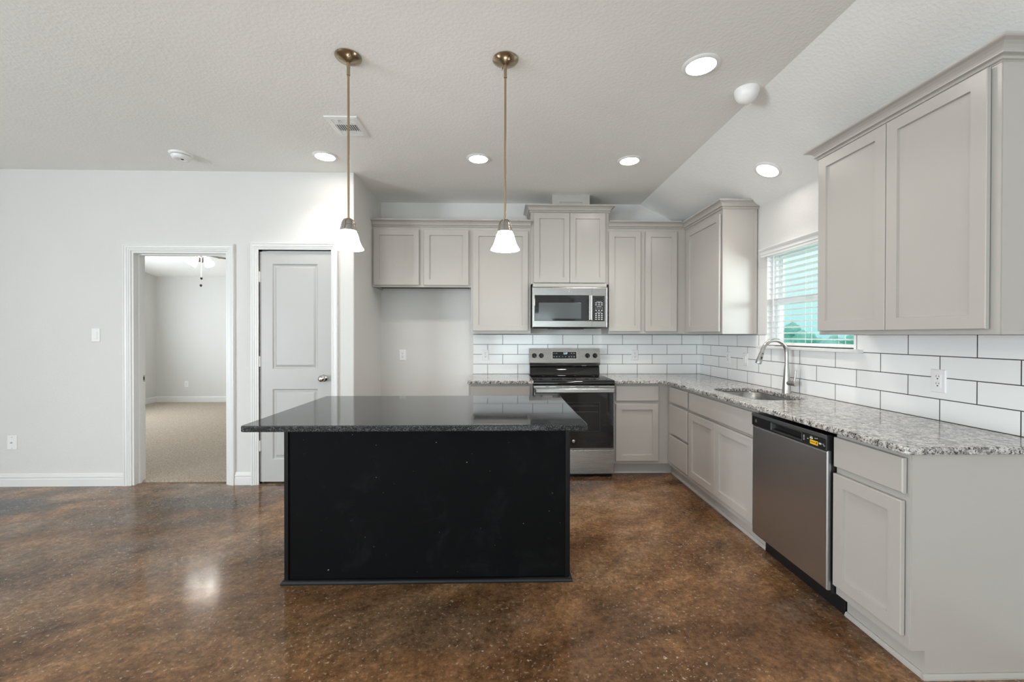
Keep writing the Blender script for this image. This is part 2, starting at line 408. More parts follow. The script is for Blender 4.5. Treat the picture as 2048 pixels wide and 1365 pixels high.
def stone(outer, hole, z0, z1, r=0.006):
    """stone slab: outer loop (CCW) with eased edges and an optional hole loop (CCW)"""
    bm = new()
    prof = [(r, z1), (r * 0.3, z1 - r * 0.3), (0, z1 - r), (0, z0 + r), (r * 0.3, z0 + r * 0.3), (r, z0)]
    def loops(poly, sgn):
        L = []
        for d, z in prof: L.append([bm.verts.new((q.x, q.y, z)) for q in offset_poly(poly, d * sgn)])
        n = len(poly)
        for A, B in zip(L, L[1:]):
            for k in range(n): bm.faces.new((A[k], A[(k + 1) % n], B[(k + 1) % n], B[k]))
        return L[0], L[-1]
    tops, bots = [], []
    t, b = loops(outer, 1); tops.append(t); bots.append(b)
    if hole: t, b = loops(hole, -1); tops.append(t); bots.append(b)
    for grp in (tops, bots):
        ed = []
        for lp in grp:
            for k in range(len(lp)): ed.append(bm.edges.get((lp[k], lp[(k + 1) % len(lp)])))
        if hole: bmesh.ops.triangle_fill(bm, use_beauty=True, edges=ed)
        else: bm.faces.new(grp[0])
    return bm
def ring_plate(bm, F, ca, cb, r0, r1, c, seg=24):
    A = [bm.verts.new(F.p(ca + r0 * math.cos(2 * PI * k / seg), cb + r0 * math.sin(2 * PI * k / seg), c)) for k in range(seg)]
    B = [bm.verts.new(F.p(ca + r1 * math.cos(2 * PI * k / seg), cb + r1 * math.sin(2 * PI * k / seg), c)) for k in range(seg)]
    for k in range(seg): bm.faces.new((A[k], A[(k + 1) % seg], B[(k + 1) % seg], B[k]))
def text(name, s, size, F, a, b, c, m, parent, align='CENTER'):
    cu = bpy.data.curves.new(name, 'FONT'); cu.body = s; cu.size = size; cu.align_x = align; cu.align_y = 'CENTER'; cu.extrude = 0.0002
    tmp = bpy.data.objects.new('tmp', cu); COL.objects.link(tmp)
    me = bpy.data.meshes.new_from_object(tmp.evaluated_get(bpy.context.evaluated_depsgraph_get()))
    bpy.data.objects.remove(tmp); bpy.data.curves.remove(cu)
    bm = new(); bm.from_mesh(me); bpy.data.meshes.remove(me)
    for v in bm.verts: v.co = F.p(a + v.co.x, b + v.co.y, c + v.co.z)
    return obj(name, bm, m, parent, normals=False)
def badge(F, a, b, c, r, parent, face, ink):
    """round maker's badge with a two-letter monogram"""
    o = obj('badge', lathe(new(), [(0, 0.002), (r * 0.9, 0.002), (r, 0.0012), (r, 0)], F.p(a, b, c), F.n, 28), face, parent, smooth=40)
    bm = new(); ring_plate(bm, F, a, b, r * 0.78, r * 0.88, c + 0.0023)
    ring = obj('badge_ring', bm, ink, o)
    text('monogram', 'GE', r * 1.05, F, a, b, c + 0.0023, ink, o)
    return o

# ------------------------------------------------------------------ the room shell
XW, YB, YL, ZC = 2.217, 4.664, 3.828, 2.805        # tile faces right/back, left wall, ceiling
XR, YBW = XW + 0.010, YB + 0.010                    # plaster faces
XJ = -1.332                                         # return wall beside the fridge space
XL, YF = -6.05, -4.45                               # far left and rear walls, out of view
CRX, SLOPE = 1.54, 0.497                            # crease of the sloped ceiling
def zslope(x): return ZC - (x - CRX) * SLOPE
D1 = (-3.295, -2.449, 2.090)                        # open doorway: left, right, head
D2 = (-2.178, -1.532, 2.108)                        # pantry door opening
WX0, WX1, WZ0, WZ1 = 2.600, 3.486, 1.262, 2.055     # kitchen window in the right wall: Y0, Y1, Z0, Z1
bm = bx(XL - 0.2, YF - 0.2, -0.12, XR + 0.15, YL + 0.10, 0.0); box(bm, XJ - 0.13, YL + 0.10, -0.12, XR + 0.15, YBW + 0.15, 0.0)
struct('floor', bm, M['floor'])
struct('ceiling', bx(XL - 0.2, YF - 0.2, ZC, CRX, YBW + 0.12, ZC + 0.15), M['ceil'])
bm = new()
q = [(CRX, ZC), (XR + 0.14, zslope(XR + 0.14)), (XR + 0.14, zslope(XR + 0.14) + 0.16), (CRX, ZC + 0.15)]
A = [bm.verts.new((x, YF - 0.2, z)) for x, z in q]; B = [bm.verts.new((x, YBW + 0.12, z)) for x, z in q]
for k in range(4): bm.faces.new((A[k], A[(k + 1) % 4], B[(k + 1) % 4], B[k]))
bm.faces.new(A); bm.faces.new(B[::-1]); struct('ceiling_right', bm, M['ceil'])
def wall_y(bm, y0, y1, x0, x1, z1, holes):
    """wall across X with openings (xa, xb, za, zb)"""
    x = x0
    for xa, xb, za, zb in holes:
        box(bm, x, y0, 0, xa, y1, z1)
        if za > 0: box(bm, xa, y0, 0, xb, y1, za)
        box(bm, xa, y0, zb, xb, y1, z1); x = xb
    box(bm, x, y0, 0, x1, y1, z1); return bm
bm = wall_y(new(), YL, YL + 0.12, XL, XJ - 0.012, ZC, [(D1[0], D1[1], 0, D1[2]), (D2[0], D2[1], 0, D2[2])])
struct('wall_left', bm, M['wall'])
# rounded corner bead and return wall
pts = arc(XJ - 0.012, YL + 0.012, 0.012, -90, 0, 6)
poly = pts + [(XJ, YBW), (XJ - 0.12, YBW), (XJ - 0.12, YL + 0.12), (XJ - 0.012, YL + 0.12)]
bm = new(); A = [bm.verts.new((x, y, 0)) for x, y in poly]; B = [bm.verts.new((x, y, ZC)) for x, y in poly]
for k in range(len(poly)): bm.faces.new((A[k], A[(k + 1) % len(poly)], B[(k + 1) % len(poly)], B[k]))
bm.faces.new(A[::-1]); bm.faces.new(B); struct('wall_return', bm, M['wall'])
struct('wall_back', bx(XJ - 0.12, YBW, 0, XR + 0.14, YBW + 0.12, ZC + 0.1), M['wall'])
bm = new()
for y0, y1, z0, z1 in ((YF, WX0, 0, 2.47), (WX1, YBW, 0, 2.47), (WX0, WX1, 0, WZ0 - 0.040), (WX0, WX1, WZ1, 2.47)): box(bm, XR, y0, z0, XR + 0.14, y1, z1)
struct('wall_right', bm, M['wall'])
struct('wall_rear', wall_y(new(), YF - 0.12, YF, XL, XR + 0.14, ZC, [(-4.1, -1.7, 0.4, 2.3), (-0.2, 1.6, 0.08, 2.2)]), M['wall'])
bm = new()
for y0, y1, z0, z1 in ((YF, -2.5, 0, ZC), (-0.7, YL, 0, ZC), (-2.5, -0.7, 0, 0.1), (-2.5, -0.7, 2.14, ZC)): box(bm, XL - 0.12, y0, z0, XL, y1, z1)
struct('wall_side', bm, M['wall'])
# bedroom beyond the doorway
BX0, BX1, BY0, BY1, BZ = -6.80, -2.10, YL + 0.12, 8.45, 2.475
struct('floor_bedroom', bx(BX0 - 0.1, YL + 0.075, -0.10, BX1 + 0.1, BY1 + 0.1, 0.018), M['carpet'])
struct('wall_bedroom_back', bx(BX0 - 0.12, BY1, 0, BX1 + 0.12, BY1 + 0.12, 2.9), M['wall'])
struct('wall_bedroom_left', bx(BX0 - 0.12, BY0, 0, BX0, BY1, 2.9), M['wall'])
struct('wall_bedroom_right', bx(BX1, BY0, 0, BX1 + 0.12, BY1, 2.9), M['wall'])
bm = new()
q = [(BY1 + 0.1, BZ), (6.7, 2.78), (BY0 - 0.02, 2.78), (BY0 - 0.02, 2.9), (BY1 + 0.1, 2.9)]
A = [bm.verts.new((BX0 - 0.1, y, z)) for y, z in q]; B = [bm.verts.new((BX1 + 0.1, y, z)) for y, z in q]
for k in range(5): bm.faces.new((A[k], A[(k + 1) % 5], B[(k + 1) % 5], B[k]))
bm.faces.new(A); bm.faces.new(B[::-1]); struct('ceiling_bedroom', bm, M['ceil'])

# ------------------------------------------------------------------ baseboards, casings, doors
BASE = [(0, 0), (0.016, 0), (0.016, 0.062), (0.012, 0.068), (0.012, 0.074), (0.015, 0.079), (0.015, 0.088), (0.010, 0.094), (0.009, 0.104), (0.006, 0.112), (0, 0.112)]
E_XY = (*XY, (0, 0, 0))
def baseboard(name, pts, z=0.0):
    return struct(name, sweep(new(), pts, [(o, h + z) for o, h in BASE], E_XY), M['trim'])
baseboard('baseboard_left', [(XL, YL), (D1[0] - 0.063, YL)])
baseboard('baseboard_middle', [(D1[1] + 0.063, YL), (D2[0] - 0.058, YL)])
baseboard('baseboard_corner', [(D2[1] + 0.063, YL), (XJ, YL), (XJ, YBW), (-0.32, YBW)])
baseboard('baseboard_bedroom', [(BX0, BY0 + 0.3), (BX0, BY1), (BX1, BY1)], 0.018)
CAS = [(0, 0), (0, 0.008), (0.004, 0.011), (0.014, 0.011), (0.018, 0.015), (0.028, 0.015), (0.031, 0.019), (0.046, 0.021), (0.050, 0.025), (0.058, 0.025), (0.062, 0.021), (0.062, 0)]
def casing(name, x0, x1, z1):
    pts = [(x0, 0), (x0, z1), (x1, z1), (x1, 0)]
    bm = sweep(new(), pts, CAS, ((1, 0, 0), (0, 0, 1), (0, -1, 0), (0, YL, 0)), side=-1)
    return struct(name, bm, M['trim'])
casing('trim_1', D1[0] + 0.001, D1[1] - 0.001, D1[2] - 0.001)
casing('trim_2', D2[0] + 0.001, D2[1] - 0.001, D2[2] - 0.001)
# jamb of the open doorway with stop and strike plate
def jamb(name, x0, x1, z1, y0, y1):
    bm = new(); t = 0.018
    box(bm, x0, y0, 0, x0 + t, y1, z1); box(bm, x1 - t, y0, 0, x1, y1, z1); box(bm, x0 + t, y0, z1 - t, x1 - t, y1, z1)
    s0, s1 = y0 + 0.050, y0 + 0.085
    box(bm, x0 + t, s0, 0, x0 + t + 0.011, s1, z1 - t); box(bm, x1 - t - 0.011, s0, 0, x1 - t, s1, z1 - t); box(bm, x0 + t + 0.011, s0, z1 - t - 0.011, x1 - t - 0.011, s1, z1 - t)
    return struct(name, bm, M['trim'])
j1 = jamb('trim_3', D1[0], D1[1], D1[2], YL - 0.001, YL + 0.121)
bm = bx(D1[0] + 0.0178, YL + 0.090, 0.915, D1[0] + 0.0195, YL + 0.116, 0.975)
sp_ = obj('strike_plate', bm, M['nickel'], j1, label='small metal strike plate')
obj('latch_hole', bx(D1[0] + 0.019, YL + 0.098, 0.930, D1[0] + 0.0198, YL + 0.110, 0.960), M['dark'], sp_)
jamb('trim_4', D2[0] - 0.018, D2[1] + 0.018, D2[2] + 0.018, YL + 0.001, YL + 0.119)
# two-panel pantry door
F = FB(YL + 0.047); dx0, dx1, dz0, dz1 = -2.176, -1.535, 0.020, 2.092
pan = [(-2.066, 1.035, -1.660, 1.985), (-2.056, 0.222, -1.660, 0.857)]
bm = new(); T = 0.035
xs = [dx0, pan[0][0], pan[0][2], dx1]
def rect(a0, b0, a1, b1, c): bm.faces.new([bm.verts.new(F.p(*q, c)) for q in ((a0, b0), (a1, b0), (a1, b1), (a0, b1))])
pa, pb = pan[0][0], pan[0][2]
rect(dx0, dz0, pa, dz1, T); rect(pb, dz0, dx1, dz1, T)
rect(pa, dz0, pb, pan[1][1], T); rect(pa, pan[1][3], pb, pan[0][1], T); rect(pa, pan[0][3], pb, dz1, T)
for _, b0, _, b1 in pan:
    nested(bm, F, pa, b0, pb, b1, [(0, T), (0.004, T - 0.002), (0.012, T - 0.011), (0.020, T - 0.011), (0.036, T - 0.003), (0.040, T - 0.002)], back=False)
nested(bm, F, dx0, dz0, dx1, dz1, [(0, T), (0, 0)], cap=True, back=False)
dr = struct('door_1', bm, M['door'], normals=False)
for z in (1.865, 1.106, 0.345):
    h = obj('hinge', bx(dx0 - 0.0015, YL + 0.0105, z - 0.045, dx0 + 0.014, YL + 0.0125, z + 0.045), M['trim'], dr)
    tube_bm = lathe(new(), [(0, -0.047), (0.0065, -0.047), (0.0065, 0.047), (0, 0.047)], (dx0 + 0.002, YL + 0.004, z), seg=12)
    obj('hinge_pin', tube_bm, M['trim'], h, smooth=40)
kn = (-1.607, YL + 0.012, 0.953)
k_ = obj('knob', lathe(new(), [(0.032, 0), (0.032, 0.004), (0.026, 0.009), (0.012, 0.012), (0.011, 0.030), (0.020, 0.036), (0.029, 0.046), (0.030, 0.056), (0.024, 0.066), (0.010, 0.071), (0, 0.071)], kn, (0, -1, 0), 28), M['chrome'], dr, smooth=50, label='polished nickel door knob')
obj('strike_edge', bx(dx1 + 0.0003, YL + 0.006, 0.925, dx1 + 0.0027, YL + 0.013, 0.985), M['nickel'], dr)
bm = bx(dx0 - 0.001, YL + 0.062, 0.0, dx1 + 0.001, YL + 0.118, 0.018)
struct('trim_5', bm, M['wood_dark'])

# ------------------------------------------------------------------ kitchen window, blind and the view
w = thing('window_1', None, None, (XR + 0.07, (WX0 + WX1) / 2, WZ0), kind='structure')
Fw = FR(XR + 0.105)
def frame_ring(a0, b0, a1, b1, width, c0, c1, step=0.010):
    return nested(new(), Fw, a0, b0, a1, b1, [(0, c0), (0, c1), (width * 0.55, c1), (width * 0.55, c1 - step), (width, c1 - step), (width, c0)], cap=False, back=False)
WM = 1.615; WF = WZ0 - 0.036
obj('window_frame', frame_ring(-WX1, WF, -WX0, WZ1, 0.036, 0.0, 0.060), M['vinyl'], w)
su = obj('upper_sash', frame_ring(-WX1 + 0.034, WM - 0.02, -WX0 - 0.034, WZ1 - 0.034, 0.038, 0.004, 0.024, 0.006), M['vinyl'], w)
sl = obj('lower_sash', frame_ring(-WX1 + 0.034, WF + 0.024, -WX0 - 0.034, WM + 0.022, 0.032, 0.026, 0.050, 0.008), M['vinyl'], w)
obj('pane', fbox(new(), Fw, -WX1 + 0.068, WM + 0.01, 0.010, -WX0 - 0.068, WZ1 - 0.068, 0.013), M['pane'], su)
obj('pane', fbox(new(), Fw, -WX1 + 0.064, WF + 0.052, 0.034, -WX0 - 0.064, WM - 0.008, 0.037), M['pane'], sl)
obj('sash_lock', fbox(new(), Fw, -3.09, WM + 0.022, 0.030, -3.02, WM + 0.036, 0.050), M['vinyl'], sl)
bm = new(); STY0, STY1 = 2.530, 3.560
box(bm, XW - 0.040, STY0, 1.236, XR + 0.001, STY1, 1.258); box(bm, XR + 0.001, WX0 + 0.001, 1.236, XR + 0.044, WX1 - 0.001, 1.258)
obj('window_stool', bm, M['trim'], w, bevel=0.004)
# faux-wood blind
bl = thing('window_blind', 'white faux wood blind with open slats and moulded valance over the sink window', 'blind', (XR + 0.02, (WX0 + WX1) / 2, WZ0))
VAL = [(0, 0), (0.010, 0), (0.010, 0.016), (0.014, 0.022), (0.014, 0.046), (0.020, 0.052), (0.026, 0.064), (0.026, 0.070), (0.008, 0.070), (0.006, 0.064), (0, 0.062)]
vx, vz = XR - 0.026, 2.000
obj('valance', sweep(new(), [(vx + 0.025, 3.505), (vx, 3.505), (vx, 2.575), (vx + 0.025, 2.575)], [(o, h + vz) for o, h in VAL], E_XY), M['trim'], bl)
obj('headrail', bx(XR + 0.004, WX0 + 0.006, 2.000, XR + 0.048, WX1 - 0.006, 2.050), M['slat'], bl)
SY0, SY1 = WX0 + 0.008, WX1 - 0.008
def slat_bm(z, tilt=-0.14):
    bm = new(); n = 6; wd = 0.049; th = 0.0028
    for s in range(2):
        pass
    R = []
    for y in (SY0, SY1):
        row = []
        for k in range(n + 1):
            t = k / n - 0.5; row.append((XR + 0.026 + t * wd, y, z + 0.0022 * (1 - 4 * t * t) + t * wd * tilt))
        R.append(row)
    top = [[bm.verts.new((x, y, zz + th / 2)) for x, y, zz in r] for r in R]; bot = [[bm.verts.new((x, y, zz - th / 2)) for x, y, zz in r] for r in R]
    for k in range(n):
        bm.faces.new((top[0][k], top[0][k + 1], top[1][k + 1], top[1][k])); bm.faces.new((bot[0][k], bot[1][k], bot[1][k + 1], bot[0][k + 1]))
    for a in (0, 1): bm.faces.new([top[a][k] for k in range(n + 1)] + [bot[a][k] for k in range(n, -1, -1)])
    for k in (0, n): bm.faces.new((top[0][k], top[1][k], bot[1][k], bot[0][k]))
    return bm
s0 = obj('slat', slat_bm(1.318), M['slat'], bl)
for k in range(1, 15):
    s = s0.copy(); COL.objects.link(s); s.parent = bl; s.location = s0.location + Vector((0, 0, 0.0462 * k))
obj('bottom_rail', bx(XR + 0.002, SY0, 1.268, XR + 0.050, SY1, 1.288), M['slat'], bl, bevel=0.003)
bm = new()
for y in (2.735, 3.04, 3.345):
    for x in (XR + 0.003, XR + 0.049): tube(bm, [(x, y, 1.285), (x, y, 2.0)], 0.0009, 6)
obj('ladder_cords', bm, M['slat'], bl)
obj('tilt_wand', tube(new(), [(XR - 0.004, 3.395, 1.995), (XR - 0.004, 3.395, 1.46)], 0.0035, 8), M['vinyl'], bl)
# outside
struct('lawn', bx(2.6, -30, -0.55, 140, 120, -0.45), M['lawn'])
def bush(cx, cy, h, wd, n):
    bm = new()
    for k in range(n):
        a = random.uniform(-1, 1); x, y = cx + random.uniform(-0.5, 0.5) * wd * 0.5, cy + a * wd
        hh = h * random.uniform(0.45, 1.0) * (1 - 0.45 * abs(a)); r = random.uniform(0.5, 1.0) * h * 0.32
        mtx = Matrix.Translation((x, y, -0.45 + hh - r * 0.8)) @ Matrix.Diagonal((r, r * 1.2, r, 1))
        ret = bmesh.ops.create_icosphere(bm, subdivisions=2, radius=1.0, matrix=mtx)
        for v in ret['verts']: v.co += Vector((random.uniform(-1, 1), random.uniform(-1, 1), random.uniform(-1, 1))) * r * 0.16
        ret = bmesh.ops.create_cone(bm, cap_ends=True, segments=6, radius1=r * 0.2, radius2=r * 0.12, depth=max(0.1, hh), matrix=Matrix.Translation((x, y, -0.45 + hh / 2 - r * 0.3)))
    return bm
def ray_at(px, X):                                    # where the view through column px crosses the plane X
    return X * (math.cos(YAW) - math.sin(YAW) * (px - 1024) / FPX) / (math.sin(YAW) + math.cos(YAW) * (px - 1024) / FPX)
TX = 30.0
yy = ray_at(1600, TX)
tag(obj('tree', bush(TX, yy, 3.3, 3.0, 26), M['leaf'], origin=(TX, yy, -0.45), normals=False), 'bushy tree far across the field, seen under the lowest slats', 'tree')
struct_h = obj('hedgerow', bush(TX + 14, yy - 4, 2.3, 26, 150), M['leaf'], origin=(TX + 14, yy - 4, -0.45), normals=False)
tag(struct_h, 'low hedgerow along the far edge of the green field', 'hedge', kind='stuff')

# ------------------------------------------------------------------ backsplash tile
bm = bx(-0.316, YB, 0.60, XW, YBW - 0.0005, 1.3515)
tag(obj('tile_backsplash', bm, M['tile_back'], origin=(0, 0, 0)), 'white subway tile backsplash with dark grout behind the range', 'backsplash')
bm = new()
for y0, y1, z0, z1 in ((1.30, STY0 - 0.0005, 0.90, 1.3515), (STY0 - 0.0005, STY1 + 0.0005, 0.90, 1.2355), (STY1 + 0.0005, YB, 0.90, 1.3515),
                       (STY0, WX0, 1.2585, 1.3515), (WX1, STY1, 1.2585, 1.3515)):
    box(bm, XW, y0, z0, XR - 0.0005, y1, z1)
tag(obj('tile_backsplash', bm, M['tile_right'], origin=(0, 0, 0)), 'white subway tile backsplash with dark grout around the sink window', 'backsplash')

# ------------------------------------------------------------------ wall cabinets
CROWN = [(0, 0), (0.004, 0), (0.004, 0.003), (0.013, 0.006), (0.016, 0.012), (0.012, 0.017), (0.012, 0.019), (0.026, 0.022), (0.026, 0.027), (0.019, 0.030), (0.023, 0.038), (0.031, 0.047), (0.043, 0.055), (0.058, 0.060), (0.062, 0.064), (0.062, 0.072), (0, 0.072)]
def crown(name, pts, z, parent, only=None, clip=False):
    bm = sweep(new(), pts, [(o, h + z) for o, h in CROWN], E_XY, only=only)
    if clip:
        n = Vector((SLOPE, 0, 1)).normalized()
        bmesh.ops.bisect_plane(bm, geom=bm.verts[:] + bm.edges[:] + bm.faces[:], dist=1e-5, plane_co=(CRX, 0, ZC - 0.003), plane_no=n, clear_outer=True)
        bmesh.ops.holes_fill(bm, edges=[e for e in bm.edges if e.is_boundary], sides=0)
    return obj(name, bm, M['cab'], parent)
def carcass(parent, x0, y0, z0, x1, y1, z1, open_bottom=True):
    """wall-cabinet box with a recessed raw underside"""
    bm = new()
    if open_bottom:
        t = 0.018
        box(bm, x0, y0, z0 + 0.022, x1, y1, z1)
        box(bm, x0, y0, z0, x0 + t, y1, z0 + 0.022); box(bm, x1 - t, y0, z0, x1, y1, z0 + 0.022)
        if x1 - x0 > y1 - y0 or True:
            box(bm, x0 + t, y0, z0, x1 - t, y0 + t, z0 + 0.022)
        u = obj('body', bm, M['cab'], parent)
        obj('underside', bx(x0 + t, y0 + t, z0 + 0.020, x1 - t, y1, z0 + 0.0215), M['wood_dark'], u)
        return u
    return obj('body', box(bm, x0, y0, z0, x1, y1, z1), M['cab'], parent)
YU = 4.360; FU = FB(YU); GAP = 0.0008
ZU, ZT = 1.362, 2.452
# over the fridge space
t = thing('wall_cabinet', 'short two-door greige wall cabinet above the empty fridge space', 'cabinet', (-0.825, YU, 1.838))
carcass(t, XJ + GAP, YU, 1.838, -0.319, YBW - GAP, ZT)
for a0, a1 in ((-1.312, -0.850), (-0.799, -0.343)): obj('door', shaker(FU, a0, 1.857, a1, 2.426), M['cab'], t)
crown('crown_molding', [(XJ + GAP, YU), (-0.319, YU)], ZT, t)
# tall one
t = thing('wall_cabinet', 'tall single-door greige wall cabinet left of the microwave', 'cabinet', (-0.02, YU, ZU))
carcass(t, -0.318, YU, ZU, 0.297, YB - GAP, ZT)
obj('door', shaker(FU, -0.298, 1.389, 0.270, 2.420), M['cab'], t)
crown('crown_molding', [(-0.318, YU), (0.297, YU)], ZT, t)
# over the microwave
t = thing('wall_cabinet', 'raised two-door greige wall cabinet directly above the microwave', 'cabinet', (0.70, YU, 1.872))
carcass(t, 0.298, YU - 0.004, 1.872, 1.106, YB - GAP, 2.612)
FM = FB(YU - 0.004)
for a0, a1 in ((0.328, 0.699), (0.702, 1.070)): obj('door', shaker(FM, a0, 1.886, a1, 2.606), M['cab'], t)
crown('crown_molding', [(0.298, YB - GAP), (0.298, YU - 0.004), (1.106, YU - 0.004), (1.106, YB - GAP)], 2.612, t)
t = thing('duct_cover', 'boxed greige vent duct cover between microwave cabinet crown and ceiling', 'duct cover', (0.715, YU + 0.02, 2.62))
obj('body', bx(0.521, YU + 0.015, 2.613, 0.911, YB - GAP, ZC - GAP), M['cab'], t)
obj('panel', nested(new(), FB(YU + 0.015), 0.521, 2.613, 0.911, ZC - 0.001, [(0, 0.0005), (0, 0.012), (0.075, 0.012), (0.078, 0.003)]), M['cab'], t)
# two doors right of the microwave
XU = 1.915; FUR = FR(XU)
t = thing('wall_cabinet', 'two-door greige wall cabinet right of the microwave, running into the corner', 'cabinet', (1.51, YU, ZU))
carcass(t, 1.107, YU, ZU, XU, YB - GAP, ZT)
for a0, a1 in ((1.107, 1.440), (1.489, 1.821)): obj('door', shaker(FU, a0, 1.386, a1, 2.422), M['cab'], t)
cpath = [(1.107, YU), (XU, YU), (XU, 3.612), (XR - GAP, 3.612)]
crown('crown_molding', cpath, ZT, t, only=[0])
t = thing('wall_cabinet', 'single-door corner wall cabinet with broad pale end beside the sink window', 'cabinet', (2.06, 3.99, ZU))
b = carcass(t, XU + GAP, 3.612, ZU - 0.004, XW - GAP, YU - GAP, ZT - 0.0125)
obj('side_stile', bx(XW - 0.030, 3.609, ZU - 0.004, XW - GAP, 3.612, ZT - 0.0125), M['cab'], b)
obj('filler', bx(XU + GAP, YU - 0.0005, ZU - 0.002, XU + 0.03, YU + 0.03, ZT), M['cab'], b)
obj('door', shaker(FUR, -4.275, 1.378, -3.632, 2.405), M['cab'], t)
crown('crown_molding', cpath, ZT - 0.012, t, only=[1, 2], clip=True)
# near big cabinet on the right wall
ZN0, ZN1 = 1.350, 2.400
t = thing('wall_cabinet', 'large two-door greige wall cabinet nearest the camera on the right', 'cabinet', (2.06, 2.03, ZN0))
b = carcass(t, XU, 1.574, ZN0, XW - GAP, 2.494, ZN1)
obj('end_panel', nested(new(), FB(1.574), XU + 0.004, ZN0, XW, ZN1 - 0.001, [(0, 0.0003), (0, 0.002), (0.016, 0.002), (0.017, 0.0012)]), M['cab'], b)
for a0, a1 in ((-2.481, -2.040), (-2.036, -1.604)): obj('door', shaker(FUR, a0, 1.372, a1, 2.393, 0.058), M['cab'], t)
crown('crown_molding', [(XR - GAP, 2.494), (XU, 2.494), (XU, 1.574), (XR - GAP, 1.574)], ZN1 - 0.004, t, clip=True)

# ------------------------------------------------------------------ base cabinets
YG, XG = 4.020, 1.603; FG, FGR = FB(YG), FR(XG); ZTOP = 0.883; TK = 0.108
SHOE = [(0, 0), (0.014, 0), (0.014, 0.006), (0.010, 0.016), (0.006, 0.020), (0, 0.020)]
def shoe(pts, parent, h=0.020): return obj('shoe_molding', sweep(new(), pts, SHOE, E_XY), M['cab'], parent)
t = thing('base_cabinet', 'narrow greige base cabinet left of the range, half hidden by the island', 'cabinet', (-0.02, YG, 0))
b = obj('body', bx(-0.316, YG, TK, 0.296, YB - GAP, ZTOP), M['cab'], t)
obj('toe_kick', bx(-0.316, YG + 0.070, 0, 0.296, YB - 0.05, TK), M['cab'], b)
obj('drawer', slab(FG, -0.294, 0.715, 0.268, 0.862), M['cab'], t)
for a0, a1 in ((-0.294, -0.015), (-0.011, 0.268)): obj('door', shaker(FG, a0, 0.140, a1, 0.690), M['cab'], t)
t = thing('base_cabinet', 'greige base cabinet with one drawer over one door right of the range', 'cabinet', (1.35, YG, 0))
b = obj('body', bx(1.072, YG, TK, XG, YB - GAP, ZTOP), M['cab'], t)
obj('toe_kick', bx(1.072, YG + 0.0635, 0, XG + 0.0595, YG + 0.080, TK), M['cab'], b)
shoe([(1.072, YG + 0.062), (XG + 0.045, YG + 0.062)], b)
obj('drawer', slab(FG, 1.093, 0.716, 1.505, 0.861), M['cab'], t)
obj('door', shaker(FG, 1.092, 0.138, 1.504, 0.688), M['cab'], t)
# right run: drawer stack, sink base, dishwasher gap, end cabinet
def body_right(t, y0, y1, solid=True):
    if solid: b = obj('body', bx(XG, y0, TK, XW - GAP, y1, ZTOP), M['cab'], t)
    else:
        bm = bx(XG, y0, TK, XG + 0.02, y1, ZTOP); box(bm, XG + 0.02, y0, TK, XW - GAP, y0 + 0.018, ZTOP)
        box(bm, XG + 0.02, y1 - 0.018, TK, XW - GAP, y1, ZTOP); box(bm, XG + 0.02, y0 + 0.018, TK, XW - GAP, y1 - 0.018, TK + 0.018)
        b = obj('body', bm, M['cab'], t)
    return b
t = thing('base_cabinet', 'narrow greige stack of three drawers in the inside corner', 'cabinet', (1.9, 3.78, 0))
b = body_right(t, 3.535, YG - GAP)
obj('toe_kick', bx(XG + 0.060, 3.535, 0, XW - 0.02, YG + 0.062, TK), M['cab'], b)
shoe([(XG + 0.060, YG + 0.048), (XG + 0.060, 3.535)], b)
for z0, z1 in ((0.718, 0.861), (0.430, 0.695), (0.150, 0.408)): obj('drawer', slab(FGR, -3.925, z0, -3.556, z1), M['cab'], t)
t = thing('base_cabinet', 'greige sink base cabinet with false drawer front and two doors', 'cabinet', (1.9, 3.06, 0))
b = body_right(t, 2.588, 3.534, False)
obj('toe_kick', bx(XG + 0.060, 2.588, 0, XG + 0.075, 3.534, TK), M['cab'], b)
shoe([(XG + 0.060, 3.534), (XG + 0.060, 2.588)], b)
obj('false_front', slab(FGR, -3.520, 0.712, -2.612, 0.860), M['cab'], t)
for a0, a1 in ((-3.522, -3.088), (-3.084, -2.616)): obj('door', shaker(FGR, a0, 0.152, a1, 0.690), M['cab'], t)
t = thing('base_cabinet', 'greige end cabinet with drawer over door and broad blank side, nearest the camera', 'cabinet', (1.9, 1.79, 0))
b = body_right(t, 1.612, 1.972)
obj('toe_kick', bx(XG + 0.055, 1.612, 0, XW - 0.02, 1.972, TK), M['cab'], b)
shoe([(XG + 0.055, 1.973), (XG + 0.055, 1.604)], b)
bm = bx(XG + 0.002, 1.604, TK, XR - GAP, 1.612, ZTOP); box(bm, XG + 0.055, 1.604, 0, XR - GAP, 1.612, TK)
obj('end_panel', bm, M['cab'], t)
shoe([(XG + 0.041, 1.604), (XR - GAP, 1.604)], b)
obj('drawer', slab(FGR, -1.966, 0.722, -1.619, 0.862), M['cab'], t)
obj('door', shaker(FGR, -1.968, 0.155, -1.625, 0.690), M['cab'], t)

